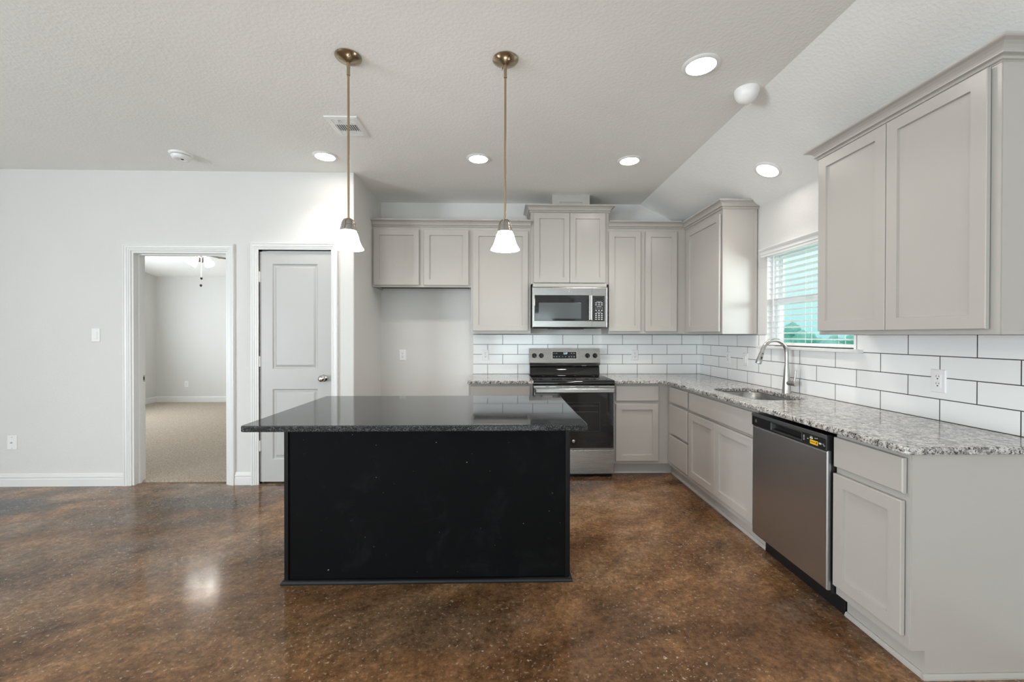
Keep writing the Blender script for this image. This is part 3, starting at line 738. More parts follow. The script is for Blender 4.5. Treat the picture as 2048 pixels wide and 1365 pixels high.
# ------------------------------------------------------------------ worktops, sink, faucet
YE, XE = 3.962, 1.558
tag(obj('countertop', stone([(-0.326, YE), (0.2985, YE), (0.2985, YB - 0.001), (-0.326, YB - 0.001)], None, 0.884, 0.914), M['granite'], origin=(-0.02, 4.3, 0.884), smooth=20),
    'short speckled granite countertop left of the range', 'countertop')
HX0, HX1, HY0, HY1 = 1.690, 2.075, 2.755, 3.400
hole = rrect(HX0, HY0, HX1, HY1, 0.11, 10)
outer = [(1.0715, YB - 0.001), (1.0715, YE)] + arc(XE - 0.10, YE - 0.10, 0.10, 90, 0, 8) + arc(XE + 0.030, 1.578 + 0.030, 0.030, 180, 270, 6) + [(XR - 0.012, 1.578), (XR - 0.012, YB - 0.001)]
tag(obj('countertop', stone(outer, hole, 0.884, 0.914), M['granite'], origin=(1.9, 3.0, 0.884), smooth=20),
    'long L-shaped speckled granite countertop around the sink', 'countertop')
sk = thing('sink', 'undermount stainless steel sink bowl in the granite countertop', 'sink', (1.88, 3.08, 0.70))
bm = new(); L = []
for ins, z in ((-0.03, 0.8835), (-0.008, 0.8835), (-0.006, 0.880), (0.0, 0.80), (0.012, 0.70), (0.04, 0.682), (0.12, 0.678)):
    L.append([bm.verts.new((q.x, q.y, z)) for q in offset_poly(rrect(HX0, HY0, HX1, HY1, 0.135, 10), ins)])
for A, B in zip(L, L[1:]):
    for k in range(len(A)): bm.faces.new((A[k], A[(k + 1) % len(A)], B[(k + 1) % len(A)], B[k]))
bm.faces.new(L[-1])
o = obj('bowl', bm, M['steel'], sk, smooth=50, normals=True)
sd = o.modifiers.new('thickness', 'SOLIDIFY'); sd.thickness = 0.0012; sd.offset = 0
obj('drain', lathe(new(), [(0.0, 0.003), (0.03, 0.003), (0.045, 0.006), (0.055, 0.002), (0.055, 0.0)], ((HX0 + HX1) / 2, (HY0 + HY1) / 2, 0.679), seg=24), M['chrome'], sk, smooth=40)
fx, fy, fz = 2.140, 3.112, 0.914
fc = thing('faucet', 'brushed nickel pull-down faucet with gooseneck spout behind the sink', 'faucet', (fx, fy, fz))
obj('body', lathe(new(), [(0.0, 0.0), (0.030, 0.0), (0.030, 0.004), (0.0285, 0.010), (0.0265, 0.06), (0.022, 0.12), (0.0175, 0.18), (0.0150, 0.205), (0.0146, 0.210), (0, 0.210)], (fx, fy, fz), seg=32), M['nickel'], fc, smooth=50)
R = 0.093; zc = fz + 0.295
pts = [(fx, fy, fz + 0.207), (fx, fy, zc - 0.03)] + [(fx - R + R * math.cos(math.radians(a)), fy, zc + R * 1.08 * math.sin(math.radians(a))) for a in range(0, 166, 11)]
e = Vector(pts[-1]); d = (e - Vector(pts[-2])).normalized()
pts.append(tuple(e + d * 0.012))
obj('spout', tube(new(), pts, 0.0135, 18), M['nickel'], fc, smooth=50)
h0 = Vector(pts[-1])
hd = obj('spray_head', lathe(new(), [(0, -0.001), (0.0145, -0.001), (0.0150, 0.010), (0.0165, 0.030), (0.0200, 0.066), (0.0215, 0.090), (0.0205, 0.094), (0, 0.094)], h0, d, 28), M['nickel'], fc, smooth=50)
nrm = Vector((0, -1, 0))
for s0_, s1_, r_ in ((0.016, 0.016, 0.0068), (0.040, 0.060, 0.0074)):
    bm = tube(new(), [h0 + d * s0_ + nrm * 0.0125 + d * (k / 6 * (s1_ - s0_)) for k in range(7)] if s1_ > s0_ else [h0 + d * (s0_ - 0.003) + nrm * 0.0112, h0 + d * (s0_ + 0.003) + nrm * 0.0112], r_, 12)
    obj('button', bm, M['plastic'], hd, smooth=40)
hb = obj('handle_base', lathe(new(), [(0, 0), (0.0165, 0), (0.0175, 0.02), (0.0185, 0.072), (0.0170, 0.076), (0, 0.076)], (fx, fy - 0.012, fz + 0.075), (0.15, -1, 0.02), 24), M['nickel'], fc, smooth=50)
obj('lever', tube(new(), [(fx + 0.008, fy - 0.070, fz + 0.088), (fx + 0.012, fy - 0.074, fz + 0.12), (fx + 0.015, fy - 0.076, fz + 0.172)], [0.0065, 0.006, 0.0052], 12), M['nickel'], fc, smooth=50)

# ------------------------------------------------------------------ range
RX0, RX1 = 0.3015, 1.0685; RY = 3.985; FRG = FB(RY)
rg = thing('range', 'stainless steel and black glass electric range with four knobs on its backguard', 'range', ((RX0 + RX1) / 2, RY, 0))
obj('body', bx(RX0, RY + 0.002, 0.030, RX1, 4.640, 0.866), M['steel'], rg)
for x in (RX0 + 0.05, RX1 - 0.05):
    for y in (RY + 0.06, 4.58): obj('foot', lathe(new(), [(0, 0), (0.018, 0), (0.014, 0.031), (0, 0.031)], (x, y, 0), seg=16), M['plastic'], rg)
obj('front_shadow_gap', bx(RX0 + 0.01, RY + 0.03, 0.004, RX1 - 0.01, RY + 0.05, 0.030), M['plastic'], rg)
# glass top with the deep black front lip
bm = nested(new(), Frame((0, 0, 0), (1, 0, 0), (0, 0, 1)), RX0, 0, RX1, 1, [(0, 0), (0, 0)]) if False else new()
prof = [(3.962, 0.872), (3.957, 0.880), (3.958, 0.900), (3.966, 0.911), (3.980, 0.9165), (4.600, 0.9165), (4.600, 0.867), (3.964, 0.867)]
A = [bm.verts.new((RX0 - 0.001, y, z)) for y, z in prof]; B = [bm.verts.new((RX1 + 0.001, y, z)) for y, z in prof]
for k in range(len(prof)): bm.faces.new((A[k], A[(k + 1) % len(prof)], B[(k + 1) % len(prof)], B[k]))
bm.faces.new(A); bm.faces.new(B[::-1])
ck = obj('cooktop', bm, M['glass_black'], rg, smooth=50)
for x, y, r in ((0.50, 4.12, 0.105), (0.87, 4.13, 0.085), (0.50, 4.42, 0.075), (0.87, 4.41, 0.105)):
    bm = new(); A = []
    F_ = FC(0); F_.n = Vector((0, 0, 1)); ring_plate(bm, F_, x, y, r - 0.002, r, 0.9168, 40); obj('burner_ring', bm, M['dim_mark'], ck)
# vented steel strip above the door
bm = bx(RX0, RY - 0.006, 0.846, RX1, RY + 0.001, 0.8665); vt = obj('vent_trim', bm, M['steel'], rg)
bm = new()
for a0, a1 in ((0.415, 0.450), (0.515, 0.575), (0.585, 0.645), (0.700, 0.760), (0.772, 0.830), (0.882, 0.920)): obj('vent_slot', fbox(new(), FRG, a0, 0.8535, 0.0055, a1, 0.8585, 0.0066), M['dark'], vt)
# oven door
od = obj('oven_door', nested(new(), FRG, RX0 + 0.002, 0.268, RX1 - 0.002, 0.843, [(0, 0.001), (0, 0.022), (0.003, 0.026), (0.008, 0.026)]), M['steel'], rg)
dg = obj('door_glass', nested(new(), FRG, RX0 + 0.010, 0.276, RX1 - 0.010, 0.800, [(0, 0.026), (0, 0.0275), (0.001, 0.028)]), M['glass_black'], od)
bm = nested(new(), FRG, 0.440, 0.435, 0.932, 0.712, [(0, 0.0282), (0.006, 0.0282)], cap=False, back=False); obj('oven_window_border', bm, M['dim_mark'] if False else mat('faint window print', (0.022, 0.022, 0.023, 1), 0.15), dg)
bm = new()
for z in (0.675, 0.620): fbox(bm, FRG, 0.462, z, 0.0281, 0.910, z + 0.0022, 0.0284)
obj('oven_rack', bm, mat('dim rack bars', (0.10, 0.10, 0.10, 1), 0.3), dg)
hd = obj('handle', nested(new(), FRG, RX0 + 0.010, 0.801, RX1 - 0.006, 0.845, [(0, 0.052), (0, 0.062), (0.006, 0.068), (0.010, 0.069)]), M['steel'], od)
for a0 in (RX0 + 0.030, RX1 - 0.065): obj('handle_mount', fbox(new(), FRG, a0, 0.808, 0.025, a0 + 0.035, 0.838, 0.053), M['steel'], hd)
badge(FRG, 0.679, 0.342, 0.028, 0.0155, dg, M['nickel'], M['dim_mark'])
obj('storage_drawer', nested(new(), FRG, RX0 + 0.002, 0.030, RX1 - 0.002, 0.260, [(0, 0.001), (0, 0.022), (0.004, 0.027), (0.010, 0.027)]), M['steel'], rg)
# backguard
bm = new()
prof = [(4.562, 0.9175), (4.575, 0.99), (4.590, 1.008), (4.592, 1.026), (4.655, 1.026), (4.655, 0.9175)]
A = [bm.verts.new((RX0 + 0.004, y, z)) for y, z in prof]; B = [bm.verts.new((RX1 - 0.004, y, z)) for y, z in prof]
for k in range(len(prof)): bm.faces.new((A[k], A[(k + 1) % len(prof)], B[(k + 1) % len(prof)], B[k]))
bm.faces.new(A); bm.faces.new(B[::-1]); obj('backguard', bm, M['glass_black'], rg, smooth=30)
bm = new()
prof = [(4.558, 1.018), (4.545, 1.046), (4.575, 1.195), (4.600, 1.199), (4.655, 1.199), (4.655, 1.018)]
A = [bm.verts.new((RX0, y, z)) for y, z in prof]; B = [bm.verts.new((RX1, y, z)) for y, z in prof]
for k in range(len(prof)): bm.faces.new((A[k], A[(k + 1) % len(prof)], B[(k + 1) % len(prof)], B[k]))
bm.faces.new(A); bm.faces.new(B[::-1]); cp = obj('control_panel', bm, M['steel'], rg, smooth=20)
tl = Vector((0, 0.030, 0.149)).normalized(); FP = Frame((0, 4.545, 1.046), (1, 0, 0), Vector((0, -tl.z, tl.y))); FP.v = tl
for x in (0.352, 0.428, 0.932, 1.014):
    k = obj('knob', lathe(new(), [(0, 0.034), (0.016, 0.034), (0.019, 0.031), (0.021, 0.010), (0.026, 0.006), (0.026, 0.0), (0, 0.0)], FP.p(x, 0.078, 0.0005), FP.n, 26), M['plastic'], cp, smooth=40)
    bm = fbox(new(), FP, x - 0.0045, 0.060, 0.028, x + 0.0045, 0.096, 0.044); obj('grip', bm, M['plastic'], k, bevel=0.002)
    obj('pointer', fbox(new(), FP, x + 0.004, 0.058, 0.0445 - 0.012, x + 0.008, 0.070, 0.046 - 0.012), M['chrome'], k)
fr = obj('display_frame', nested(new(), FP, 0.545, 0.040, 0.818, 0.126, [(0, 0.0), (0, 0.003), (0.006, 0.003), (0.008, 0.001)], cap=False), M['chrome'], cp)
ds = obj('display', fbox(new(), FP, 0.552, 0.047, 0.0003, 0.811, 0.119, 0.0016), M['glass_black'], cp)
text('clock', '2:27', 0.026, FP, 0.692, 0.102, 0.0019, M['clock'], ds)
bm = new()
for a, b, wd, hh in ((0.568, 0.104, 0.016, 0.004), (0.594, 0.104, 0.016, 0.008), (0.757, 0.104, 0.016, 0.010), (0.786, 0.104, 0.016, 0.010), (0.568, 0.066, 0.013, 0.011), (0.596, 0.066, 0.013, 0.011),
                     (0.624, 0.066, 0.009, 0.011), (0.660, 0.066, 0.010, 0.008), (0.693, 0.066, 0.009, 0.010), (0.730, 0.066, 0.011, 0.012), (0.758, 0.066, 0.011, 0.012), (0.786, 0.066, 0.011, 0.012)):
    obj('touch_mark', fbox(new(), FP, a - wd / 2, b - hh / 2, 0.0017, a + wd / 2, b + hh / 2, 0.0019), M['dim_mark'], ds)
bm = new()
for k in range(4): obj('print_mark', fbox(new(), FB(4.566), 0.872 + k * 0.013, 1.011, 0.002, 0.881 + k * 0.013, 1.016, 0.0025), M['mark'], cp)

# ------------------------------------------------------------------ microwave
MY = 4.270; FMW = FB(MY); MX0, MX1 = 0.3045, 1.078; MZ0, MZ1 = 1.418, 1.8705
mw = thing('microwave', 'stainless over-the-range microwave with black window and vertical handle', 'microwave', (0.69, MY, MZ0))
obj('body', bx(MX0 + 0.004, MY + 0.014, MZ0 + 0.004, MX1 - 0.004, YB - GAP, MZ1), M['plastic'], mw)
ft = obj('front', nested(new(), FMW, MX0, MZ0, MX1, 1.837, [(0, -0.014), (0, -0.004), (0.006, 0.004), (0.012, 0.006)]), M['steel'], mw)
obj('top_strip', fbox(new(), FMW, MX0 + 0.01, 1.838, -0.014, MX1 - 0.01, MZ1, -0.006), M['cab'], mw)
dwn = obj('door_window', nested(new(), FMW, 0.331, 1.490, 0.872, 1.752, [(0, 0.005), (0, 0.0065), (0.004, 0.007)]), M['glass_black'], ft)
obj('viewing_screen', nested(new(), FMW, 0.374, 1.513, 0.806, 1.676, [(0, 0.0068), (0.001, 0.0073)]), mat('perforated screen behind glass', (0.085, 0.095, 0.098, 1), 0.10), dwn)
cpn = obj('control_panel', nested(new(), FMW, 0.921, 1.487, 1.047, 1.747, [(0, 0.005), (0, 0.0065), (0.001, 0.007)]), mat('dark grey keypad', (0.022, 0.022, 0.023, 1), 0.25), ft)
obj('display', fbox(new(), FMW, 0.950, 1.702, 0.0066, 1.024, 1.727, 0.0074), M['glass_black'], cpn)
bm = new()
for z in (1.684, 1.638, 1.580): obj('key_mark', fbox(new(), FMW, 0.963 , z - 0.0015, 0.0068, 1.013, z + 0.0015, 0.0074), M['mark'], cpn)
for z in (1.674, 1.655):
    for a in (0.958, 0.988, 1.017): obj('key_mark', fbox(new(), FMW, a - 0.009, z - 0.003, 0.0068, a + 0.009, z + 0.003, 0.0074), M['mark'], cpn)
for z in (1.566, 1.547, 1.528, 1.508):
    for a in (0.958, 0.988, 1.017): obj('key_mark', fbox(new(), FMW, a - 0.008, z - 0.0045, 0.0068, a + 0.008, z + 0.0045, 0.0074), M['mark'], cpn)
for r_, s_ in ((1.628, '12345'), (1.614, '67890')):
    for k, ch in enumerate(s_): text('key_digit', ch, 0.012, FMW, 0.954 + k * 0.0168, r_, 0.0072, M['mark'], cpn)
for a in (0.958, 0.988, 1.017): obj('key_icon', fbox(new(), FMW, a - 0.006, 1.592, 0.0068, a + 0.006, 1.602, 0.0074), M['mark'], cpn)
hn = obj('handle', nested(new(), FMW, 0.875, 1.490, 0.913, 1.752, [(0, 0.034), (0, 0.042), (0.006, 0.050), (0.012, 0.052)]), M['steel'], ft)
for z in (1.496, 1.726): obj('handle_mount', fbox(new(), FMW, 0.882, z, 0.004, 0.906, z + 0.020, 0.036), M['plastic'], hn)
badge(FMW, 0.690, 1.795, 0.006, 0.0155, ft, M['nickel'], M['dim_mark'])
obj('seam', fbox(new(), FMW, 0.9165, 1.420, 0.0055, 0.9180, 1.836, 0.0063), M['dark'], ft)
bm = new()
for a0, a1 in ((0.33, 0.47), (0.86, 1.02)): obj('bottom_vent', bx(a0, MY + 0.03, MZ0 - 0.004, a1, MY + 0.14, MZ0 + 0.004), M['dark'], mw)
obj('bottom_pan', bx(0.50, MY + 0.02, MZ0 - 0.012, 0.84, MY + 0.30, MZ0 + 0.004), M['plastic'], mw, bevel=0.006)

# ------------------------------------------------------------------ dishwasher
DX = 1.560; FD = FR(DX); dy0, dy1 = 1.976, 2.584
dw = thing('dishwasher', 'stainless dishwasher with black control strip beside the sink cabinet', 'dishwasher', (1.85, 2.28, 0))
obj('tub', bx(DX + 0.022, dy0 + 0.002, 0.105, XW - 0.04, dy1 - 0.004, 0.862), M['plastic'], dw)
obj('door_panel', nested(new(), FD, -dy1 + 0.003, 0.120, -dy0 - 0.003, 0.790, [(0, -0.021), (0, -0.006), (0.004, -0.001), (0.010, 0.0)]), M['steel_dw'], dw)
# control strip with a pocket handle; pocket between a = -2.352 and -2.135
ca0, ca1, cb0, cb1 = -dy1 + 0.003, -dy0 - 0.003, 0.791, 0.866
p0, p1, q0, q1 = -2.395, -2.145, 0.800, 0.842
bm = new()
nested(bm, FD, ca0, cb0, ca1, cb1, [(0, -0.021), (0, 0.000), (0.003, 0.004)], cap=False)
def r4(a0, b0, a1, b1, c): bm.faces.new([bm.verts.new(FD.p(*q_, c)) for q_ in ((a0, b0), (a1, b0), (a1, b1), (a0, b1))])
i0, i1, j0, j1_ = ca0 + 0.003, ca1 - 0.003, cb0 + 0.003, cb1 - 0.003
r4(i0, j0, p0, j1_, 0.004); r4(p1, j0, i1, j1_, 0.004); r4(p0, j0, p1, q0, 0.004); r4(p0, q1, p1, j1_, 0.004)
nested(bm, FD, p0, q0, p1, q1, [(0, 0.004), (0.004, 0.001), (0.010, -0.018)], back=False)
cs = obj('control_strip', bm, M['plastic'], dw)
obj('top_bevel', nested(new(), FD, ca0, 0.846, ca1, 0.866, [(0, 0.003), (0.002, 0.0055)]), mat('grey plastic edge', (0.06, 0.06, 0.062, 1), 0.3), cs)
obj('pocket_rim', nested(new(), FD, p0 - 0.003, q0 - 0.003, p1 + 0.003, q1 + 0.003, [(0, 0.004), (0.001, 0.0055), (0.003, 0.0055), (0.004, 0.004)], cap=False, back=False), mat('glossy rim', (0.05, 0.05, 0.05, 1), 0.12), cs)
badge(FD, -2.535, 0.822, 0.004, 0.011, cs, M['plastic'], M['dim_mark'])
st = obj('sticker', fbox(new(), FD, -2.085, 0.801, 0.0042, -2.032, 0.822, 0.0048), M['yellow'], cs, label='yellow energy sticker')
bm = new()
for k in range(5): fbox(bm, FD, -2.080 + k * 0.006, 0.809, 0.0047, -2.076 + k * 0.006, 0.815, 0.0050)
fbox(bm, FD, -2.046, 0.806, 0.0047, -2.037, 0.818, 0.0050); obj('sticker_print', bm, mat('sticker ink', rgb(120, 90, 20), 0.6), st)
bm = new()
for a, b, wd, hh in ((-2.128, 0.832, 0.008, 0.003), (-2.128, 0.825, 0.010, 0.003), (-2.128, 0.818, 0.008, 0.003), (-2.128, 0.811, 0.009, 0.003), (-2.100, 0.822, 0.010, 0.003),
                     (-2.076, 0.838, 0.014, 0.002), (-2.076, 0.830, 0.020, 0.008), (-2.050, 0.834, 0.008, 0.003), (-2.038, 0.836, 0.007, 0.003), (-2.018, 0.816, 0.017, 0.008), (-1.998, 0.818, 0.006, 0.003), (-1.992, 0.812, 0.010, 0.003)):
    obj('control_mark', fbox(new(), FD, a - wd / 2, b - hh / 2, 0.0040, a + wd / 2, b + hh / 2, 0.0046), M['mark'], cs)
obj('toe_kick', bx(XG + 0.045, dy0 + 0.002, 0.0, XG + 0.060, dy1 - 0.002, 0.104), M['plastic'], dw)

# ------------------------------------------------------------------ island
IX0, IX1, IY0, IY1 = -1.172, 0.374, 2.292, 2.930
isl = thing('kitchen_island', 'black kitchen island base with scuffed flat panel on dark trim', 'island', (-0.4, 2.6, 0))
obj('body', bx(IX0 + 0.004, IY0 + 0.014, 0, IX1 - 0.004, IY1, 0.8835), M['black'], isl)
obj('front_panel', bx(IX0 + 0.0235, IY0 + 0.006, 0.010, IX1 - 0.0265, IY0 + 0.0135, 0.8835), M['panel_black'], isl)
for a0, a1 in ((IX0, IX0 + 0.023), (IX1 - 0.026, IX1)): obj('corner_trim', bx(a0, IY0 - 0.002, 0.010, a1, IY0 + 0.0135, 0.8835), M['black'], isl, bevel=0.003)
ISH = [(0, 0), (0.016, 0), (0.016, 0.006), (0.013, 0.014), (0.006, 0.022), (0, 0.024)]
obj('shoe_molding', sweep(new(), [(IX0 + 0.004, IY1), (IX0 + 0.002, IY0), (IX1 - 0.002, IY0), (IX1 - 0.004, IY1)], ISH, E_XY), M['black'], isl, smooth=40)
FK = Frame((0, IY1, 0), (-1, 0, 0), (0, 1, 0))
for a0, a1 in ((-0.36, 0.01), (0.02, 0.39), (0.40, 0.77), (0.78, 1.15)): obj('door', shaker(FK, a0, 0.12, a1, 0.85), M['black'], isl)
TX0, TX1, TY0, TY1 = -1.238, 0.416, 2.012, 3.000
outer = arc(TX1 - 0.02, TY0 + 0.02, 0.02, -90, 0, 5) + arc(TX1 - 0.02, TY1 - 0.02, 0.02, 0, 90, 5) + arc(TX0 + 0.02, TY1 - 0.02, 0.02, 90, 180, 5) + arc(TX0 + 0.02, TY0 + 0.02, 0.02, 180, 270, 5)
tag(obj('countertop', stone(outer, None, 0.884, 0.914, 0.005), M['granite_black'], origin=(-0.41, 2.5, 0.884), smooth=20), 'polished black granite countertop on the island', 'countertop')

# ------------------------------------------------------------------ pendants
def pendant(x, y, label):
    t = thing('pendant_light', label, 'pendant lamp', (x, y, ZC), 'pendant lamps over the island')
    cn = obj('canopy', lathe(new(), [(0, -0.001), (0.067, -0.001), (0.068, -0.005), (0.062, -0.012), (0.040, -0.024), (0.016, -0.032), (0.010, -0.034), (0.0085, -0.060), (0, -0.060)], (x, y, ZC), seg=36), M['brass'], t, smooth=40)
    for a in (115, 295):
        cx, cy = x + 0.045 * math.cos(math.radians(a)), y + 0.045 * math.sin(math.radians(a))
        obj('screw', lathe(new(), [(0, -0.030), (0.004, -0.030), (0.006, -0.026), (0.006, -0.016), (0, -0.016)], (cx, cy, ZC), seg=14), M['brass'], cn, smooth=40)
    bm = tube(new(), [(x, y, ZC - 0.055), (x, y, 1.955)], 0.0058, 14)
    obj('rod', bm, M['brass'], t, smooth=40)
    obj('coupling', lathe(new(), [(0, -0.098), (0.0085, -0.098), (0.0095, -0.094), (0.0085, -0.090), (0.0085, -0.058), (0, -0.058)], (x, y, ZC), seg=16), M['brass'], t, smooth=40)
    cup = obj('socket_cup', lathe(new(), [(0, 1.957), (0.010, 1.957), (0.022, 1.950), (0.031, 1.936), (0.033, 1.924), (0.032, 1.922), (0.0355, 1.914), (0.0355, 1.908), (0.041, 1.896), (0.041, 1.892), (0, 1.892)], (x, y, 0), seg=32), M['nickel'], t, smooth=35)
    for a in range(0, 360, 60):
        cx, cy = math.cos(math.radians(a + 20)), math.sin(math.radians(a + 20))
        obj('rib', tube(new(), [(x + r * cx, y + r * cy, z) for r, z in ((0.012, 1.9575), (0.024, 1.951), (0.0335, 1.935), (0.0365, 1.918), (0.0415, 1.898))], 0.0016, 6), M['brass'], cup, smooth=40)
    prof = [(0.028, 1.893), (0.038, 1.889), (0.045, 1.878), (0.050, 1.862), (0.054, 1.846), (0.060, 1.828), (0.068, 1.812), (0.0755, 1.801), (0.0765, 1.797), (0.0735, 1.799), (0.066, 1.812), (0.058, 1.828), (0.052, 1.846), (0.048, 1.862), (0.043, 1.877), (0.036, 1.886), (0.028, 1.889)]
    sh = obj('lamp_shade', lathe(new(), prof, (x, y, 0), seg=40, closed=True), M['shade'], t, smooth=60)
    obj('bulb', lathe(new(), [(0, 1.825), (0.012, 1.828), (0.020, 1.840), (0.020, 1.852), (0.012, 1.872), (0.010, 1.892), (0, 1.892)], (x, y, 0), seg=20), M['shade'], t, smooth=60)
    return t
p1_ = pendant(-0.806, 2.236, 'brass pendant with lit white bell shade, in front of the pantry door')
dup(p1_, (0.017, 2.236, ZC), 'brass pendant with lit white bell shade, in front of the wall cabinets')

# ------------------------------------------------------------------ ceiling fixtures
def downlight(x, y, z, label, slope=False):
    t = thing('recessed_light', label, 'ceiling light', (x, y, z), 'recessed ceiling lights')
    obj('trim_ring', lathe(new(), [(0.076, -0.010), (0.080, -0.011), (0.092, -0.007), (0.098, -0.002), (0.098, -0.0005), (0.076, -0.0005)], (x, y, z), seg=40, closed=True), M['white'], t, smooth=40)
    obj('lens', lathe(new(), [(0, -0.0105), (0.05, -0.0105), (0.0755, -0.0085), (0.0755, -0.001), (0, -0.001)], (x, y, z), seg=40), M['can'], t, smooth=40)
    l = bpy.data.lights.new('downlight_beam', 'SPOT'); l.energy = CAN_SPOT; l.spot_size = math.radians(125); l.spot_blend = 0.7; l.shadow_soft_size = 0.07; l.color = (1.0, 0.94, 0.88)
    lo = bpy.data.objects.new('downlight_beam', l); COL.objects.link(lo); lo.parent = t; lo.location = (0, 0, -0.016)
    return t
d0 = downlight(1.072, 2.254, ZC, 'lit recessed ceiling light nearest the camera, beside the round white ceiling dome')
dup(d0, (-1.442, 3.478, ZC), 'lit recessed ceiling light beside the left pendant rod, near the ceiling vent')
dup(d0, (-0.195, 3.488, ZC), 'lit recessed ceiling light just left of the right pendant rod')
dup(d0, (1.062, 3.494, ZC), 'lit recessed ceiling light above and right of the duct cover')
ds_ = dup(d0, (1.985, 3.105, zslope(1.985)), 'lit recessed ceiling light on the slope above the sink window')
ds_.rotation_euler = (0, math.atan(SLOPE), 0)
o = obj('ceiling_dome', lathe(new(), [(0.0, -0.084)] + [(0.068 * math.sin(math.radians(t)), -0.008 - 0.076 * math.cos(math.radians(t))) for t in range(12, 91, 13)] + [(0.068, -0.004), (0.068, -0.0005), (0, -0.0005)], (1.452, 2.474, ZC), seg=40), M['white'], origin=(1.452, 2.474, ZC), smooth=50)  # plain white dome shaped after a pale round spot near the crease
tag(o, 'plain round white dome on the ceiling by the crease', 'ceiling cover')
# vent register
FCV = FC(ZC); vx0, vx1, vy0, vy1 = -1.190, -0.968, 2.838, 3.130
vt = thing('ceiling_vent', 'white metal air register on the ceiling behind the left pendant rod', 'vent', ((vx0 + vx1) / 2, (vy0 + vy1) / 2, ZC))
obj('frame', nested(new(), FCV, vx0, vy0, vx1, vy1, [(0, 0.0005), (0, 0.003), (0.004, 0.007), (0.036, 0.009), (0.038, 0.003)], cap=False), M['white'], vt)
obj('backing', fbox(new(), FCV, vx0 + 0.036, vy0 + 0.036, 0.001, vx1 - 0.036, vy1 - 0.036, 0.002), M['dark'], vt)
iy0, iy1, ix0, ix1 = vy0 + 0.036, vy1 - 0.036, vx0 + 0.036, vx1 - 0.036
for yb in (iy0 + 0.055, iy0 + 0.160): obj('crossbar', fbox(new(), FCV, ix0, yb, 0.002, ix1, yb + 0.010, 0.009), M['white'], vt)
for k in range(10):
    x = ix0 + (k + 0.5) * (ix1 - ix0) / 10
    obj('louver', fbox(new(), FCV, x - 0.0022, iy0 + 0.065, 0.002, x + 0.0022, iy0 + 0.160, 0.009), M['white'], vt)
for yb in [iy0 + 0.012 + k * 0.014 for k in range(3)] + [iy0 + 0.178 + k * 0.014 for k in range(3)]:
    obj('louver', fbox(new(), FCV, ix0, yb, 0.002, ix1, yb + 0.0055, 0.009), M['white'], vt)
obj('damper_lever', fbox(new(), FCV, ix0 + 0.040, iy0 - 0.002, 0.008, ix0 + 0.046, iy0 + 0.026, 0.014), M['white'], vt)
# smoke detector
sx, sy = -2.590, 3.470
sm = thing('smoke_detector', 'round white smoke detector on the ceiling at the left', 'smoke detector', (sx, sy, ZC))
obj('base', lathe(new(), [(0, -0.0005), (0.083, -0.0005), (0.083, -0.006), (0.078, -0.014), (0.066, -0.018), (0, -0.018)], (sx, sy, ZC), seg=40), M['white'], sm, smooth=40)
obj('seam_ring', lathe(new(), [(0.0635, -0.0175), (0.0655, -0.0175), (0.0655, -0.021), (0.0635, -0.021)], (sx, sy, ZC), seg=40, closed=True), M['dark'], sm)
hsg = obj('housing', lathe(new(), [(0.068, -0.020), (0.067, -0.028), (0.060, -0.042), (0.050, -0.047), (0.030, -0.047), (0.026, -0.044), (0, -0.044), (0, -0.020)], (sx, sy, ZC), seg=40), M['white'], sm, smooth=40)
obj('test_button', lathe(new(), [(0, -0.047), (0.009, -0.047), (0.010, -0.043), (0, -0.043)], (sx + 0.01, sy, ZC), seg=16), M['dark'], hsg)

# ------------------------------------------------------------------ wall plates
def plate(F, a, b, kind, label, group=None, cat='outlet', w_=0.074, h_=0.118):
    t = thing({'outlet': 'wall_outlet', 'switch': 'light_switch', 'coax': 'cable_plate'}[kind], label, cat, F.p(a, b, 0), group)
    pl = obj('cover_plate', nested(new(), F, a - w_ / 2, b - h_ / 2, a + w_ / 2, b + h_ / 2, [(0, 0.0006), (0, 0.003), (0.004, 0.0065)]), M['white'], t)
    for z in (-0.049, 0.049):
        obj('screw', lathe(new(), [(0, 0.008), (0.0025, 0.0075), (0.003, 0.006), (0, 0.006)], F.p(a, b + z, 0), F.n, 12), M['white'] if kind != 'coax' else M['dim_mark'], pl)
    if kind == 'outlet':
        rc = obj('receptacle', nested(new(), F, a - 0.0165, b - 0.034, a + 0.0165, b + 0.034, [(0, 0.0063), (0, 0.0078), (0.001, 0.0084)]), M['white'], t)
        for z in (-0.018, 0.018):
            bm = fbox(new(), F, a - 0.0078, b + z + 0.002, 0.0082, a - 0.0056, b + z + 0.011, 0.0088); fbox(bm, F, a + 0.0056, b + z + 0.002, 0.0082, a + 0.0078, b + z + 0.010, 0.0088)
            lathe(bm, [(0, 0.0088), (0.0034, 0.0088), (0.0034, 0.0082), (0, 0.0082)], F.p(a, b + z - 0.006, 0), F.n, 12)
            obj('slots', bm, M['dark'], rc)
    elif kind == 'switch':
        obj('rocker', nested(new(), F, a - 0.0165, b - 0.034, a + 0.0165, b + 0.034, [(0, 0.0063), (0, 0.0085), (0.002, 0.0105)]), M['white'], t)
    else:
        obj('jack', lathe(new(), [(0, 0.016), (0.0045, 0.016), (0.0045, 0.006), (0, 0.006)], F.p(a, b, 0), F.n, 14), M['dim_mark'], t)
    return t
FT, FTR, FLW, FBD, FBK = FB(YB), FR(XW), FB(YL), FB(BY1), FB(YBW)
plate(FT, -0.181, 1.124, 'outlet', 'white outlet on the tile left of the range')
plate(FT, 1.484, 1.124, 'outlet', 'white outlet on the tile right of the range, in the back wall')
plate(FTR, -4.065, 1.127, 'outlet', 'white outlet on the right wall tile, close to the inside corner')
plate(FTR, -3.775, 1.127, 'switch', 'white switch on the right wall tile, left of the faucet', cat='switch')
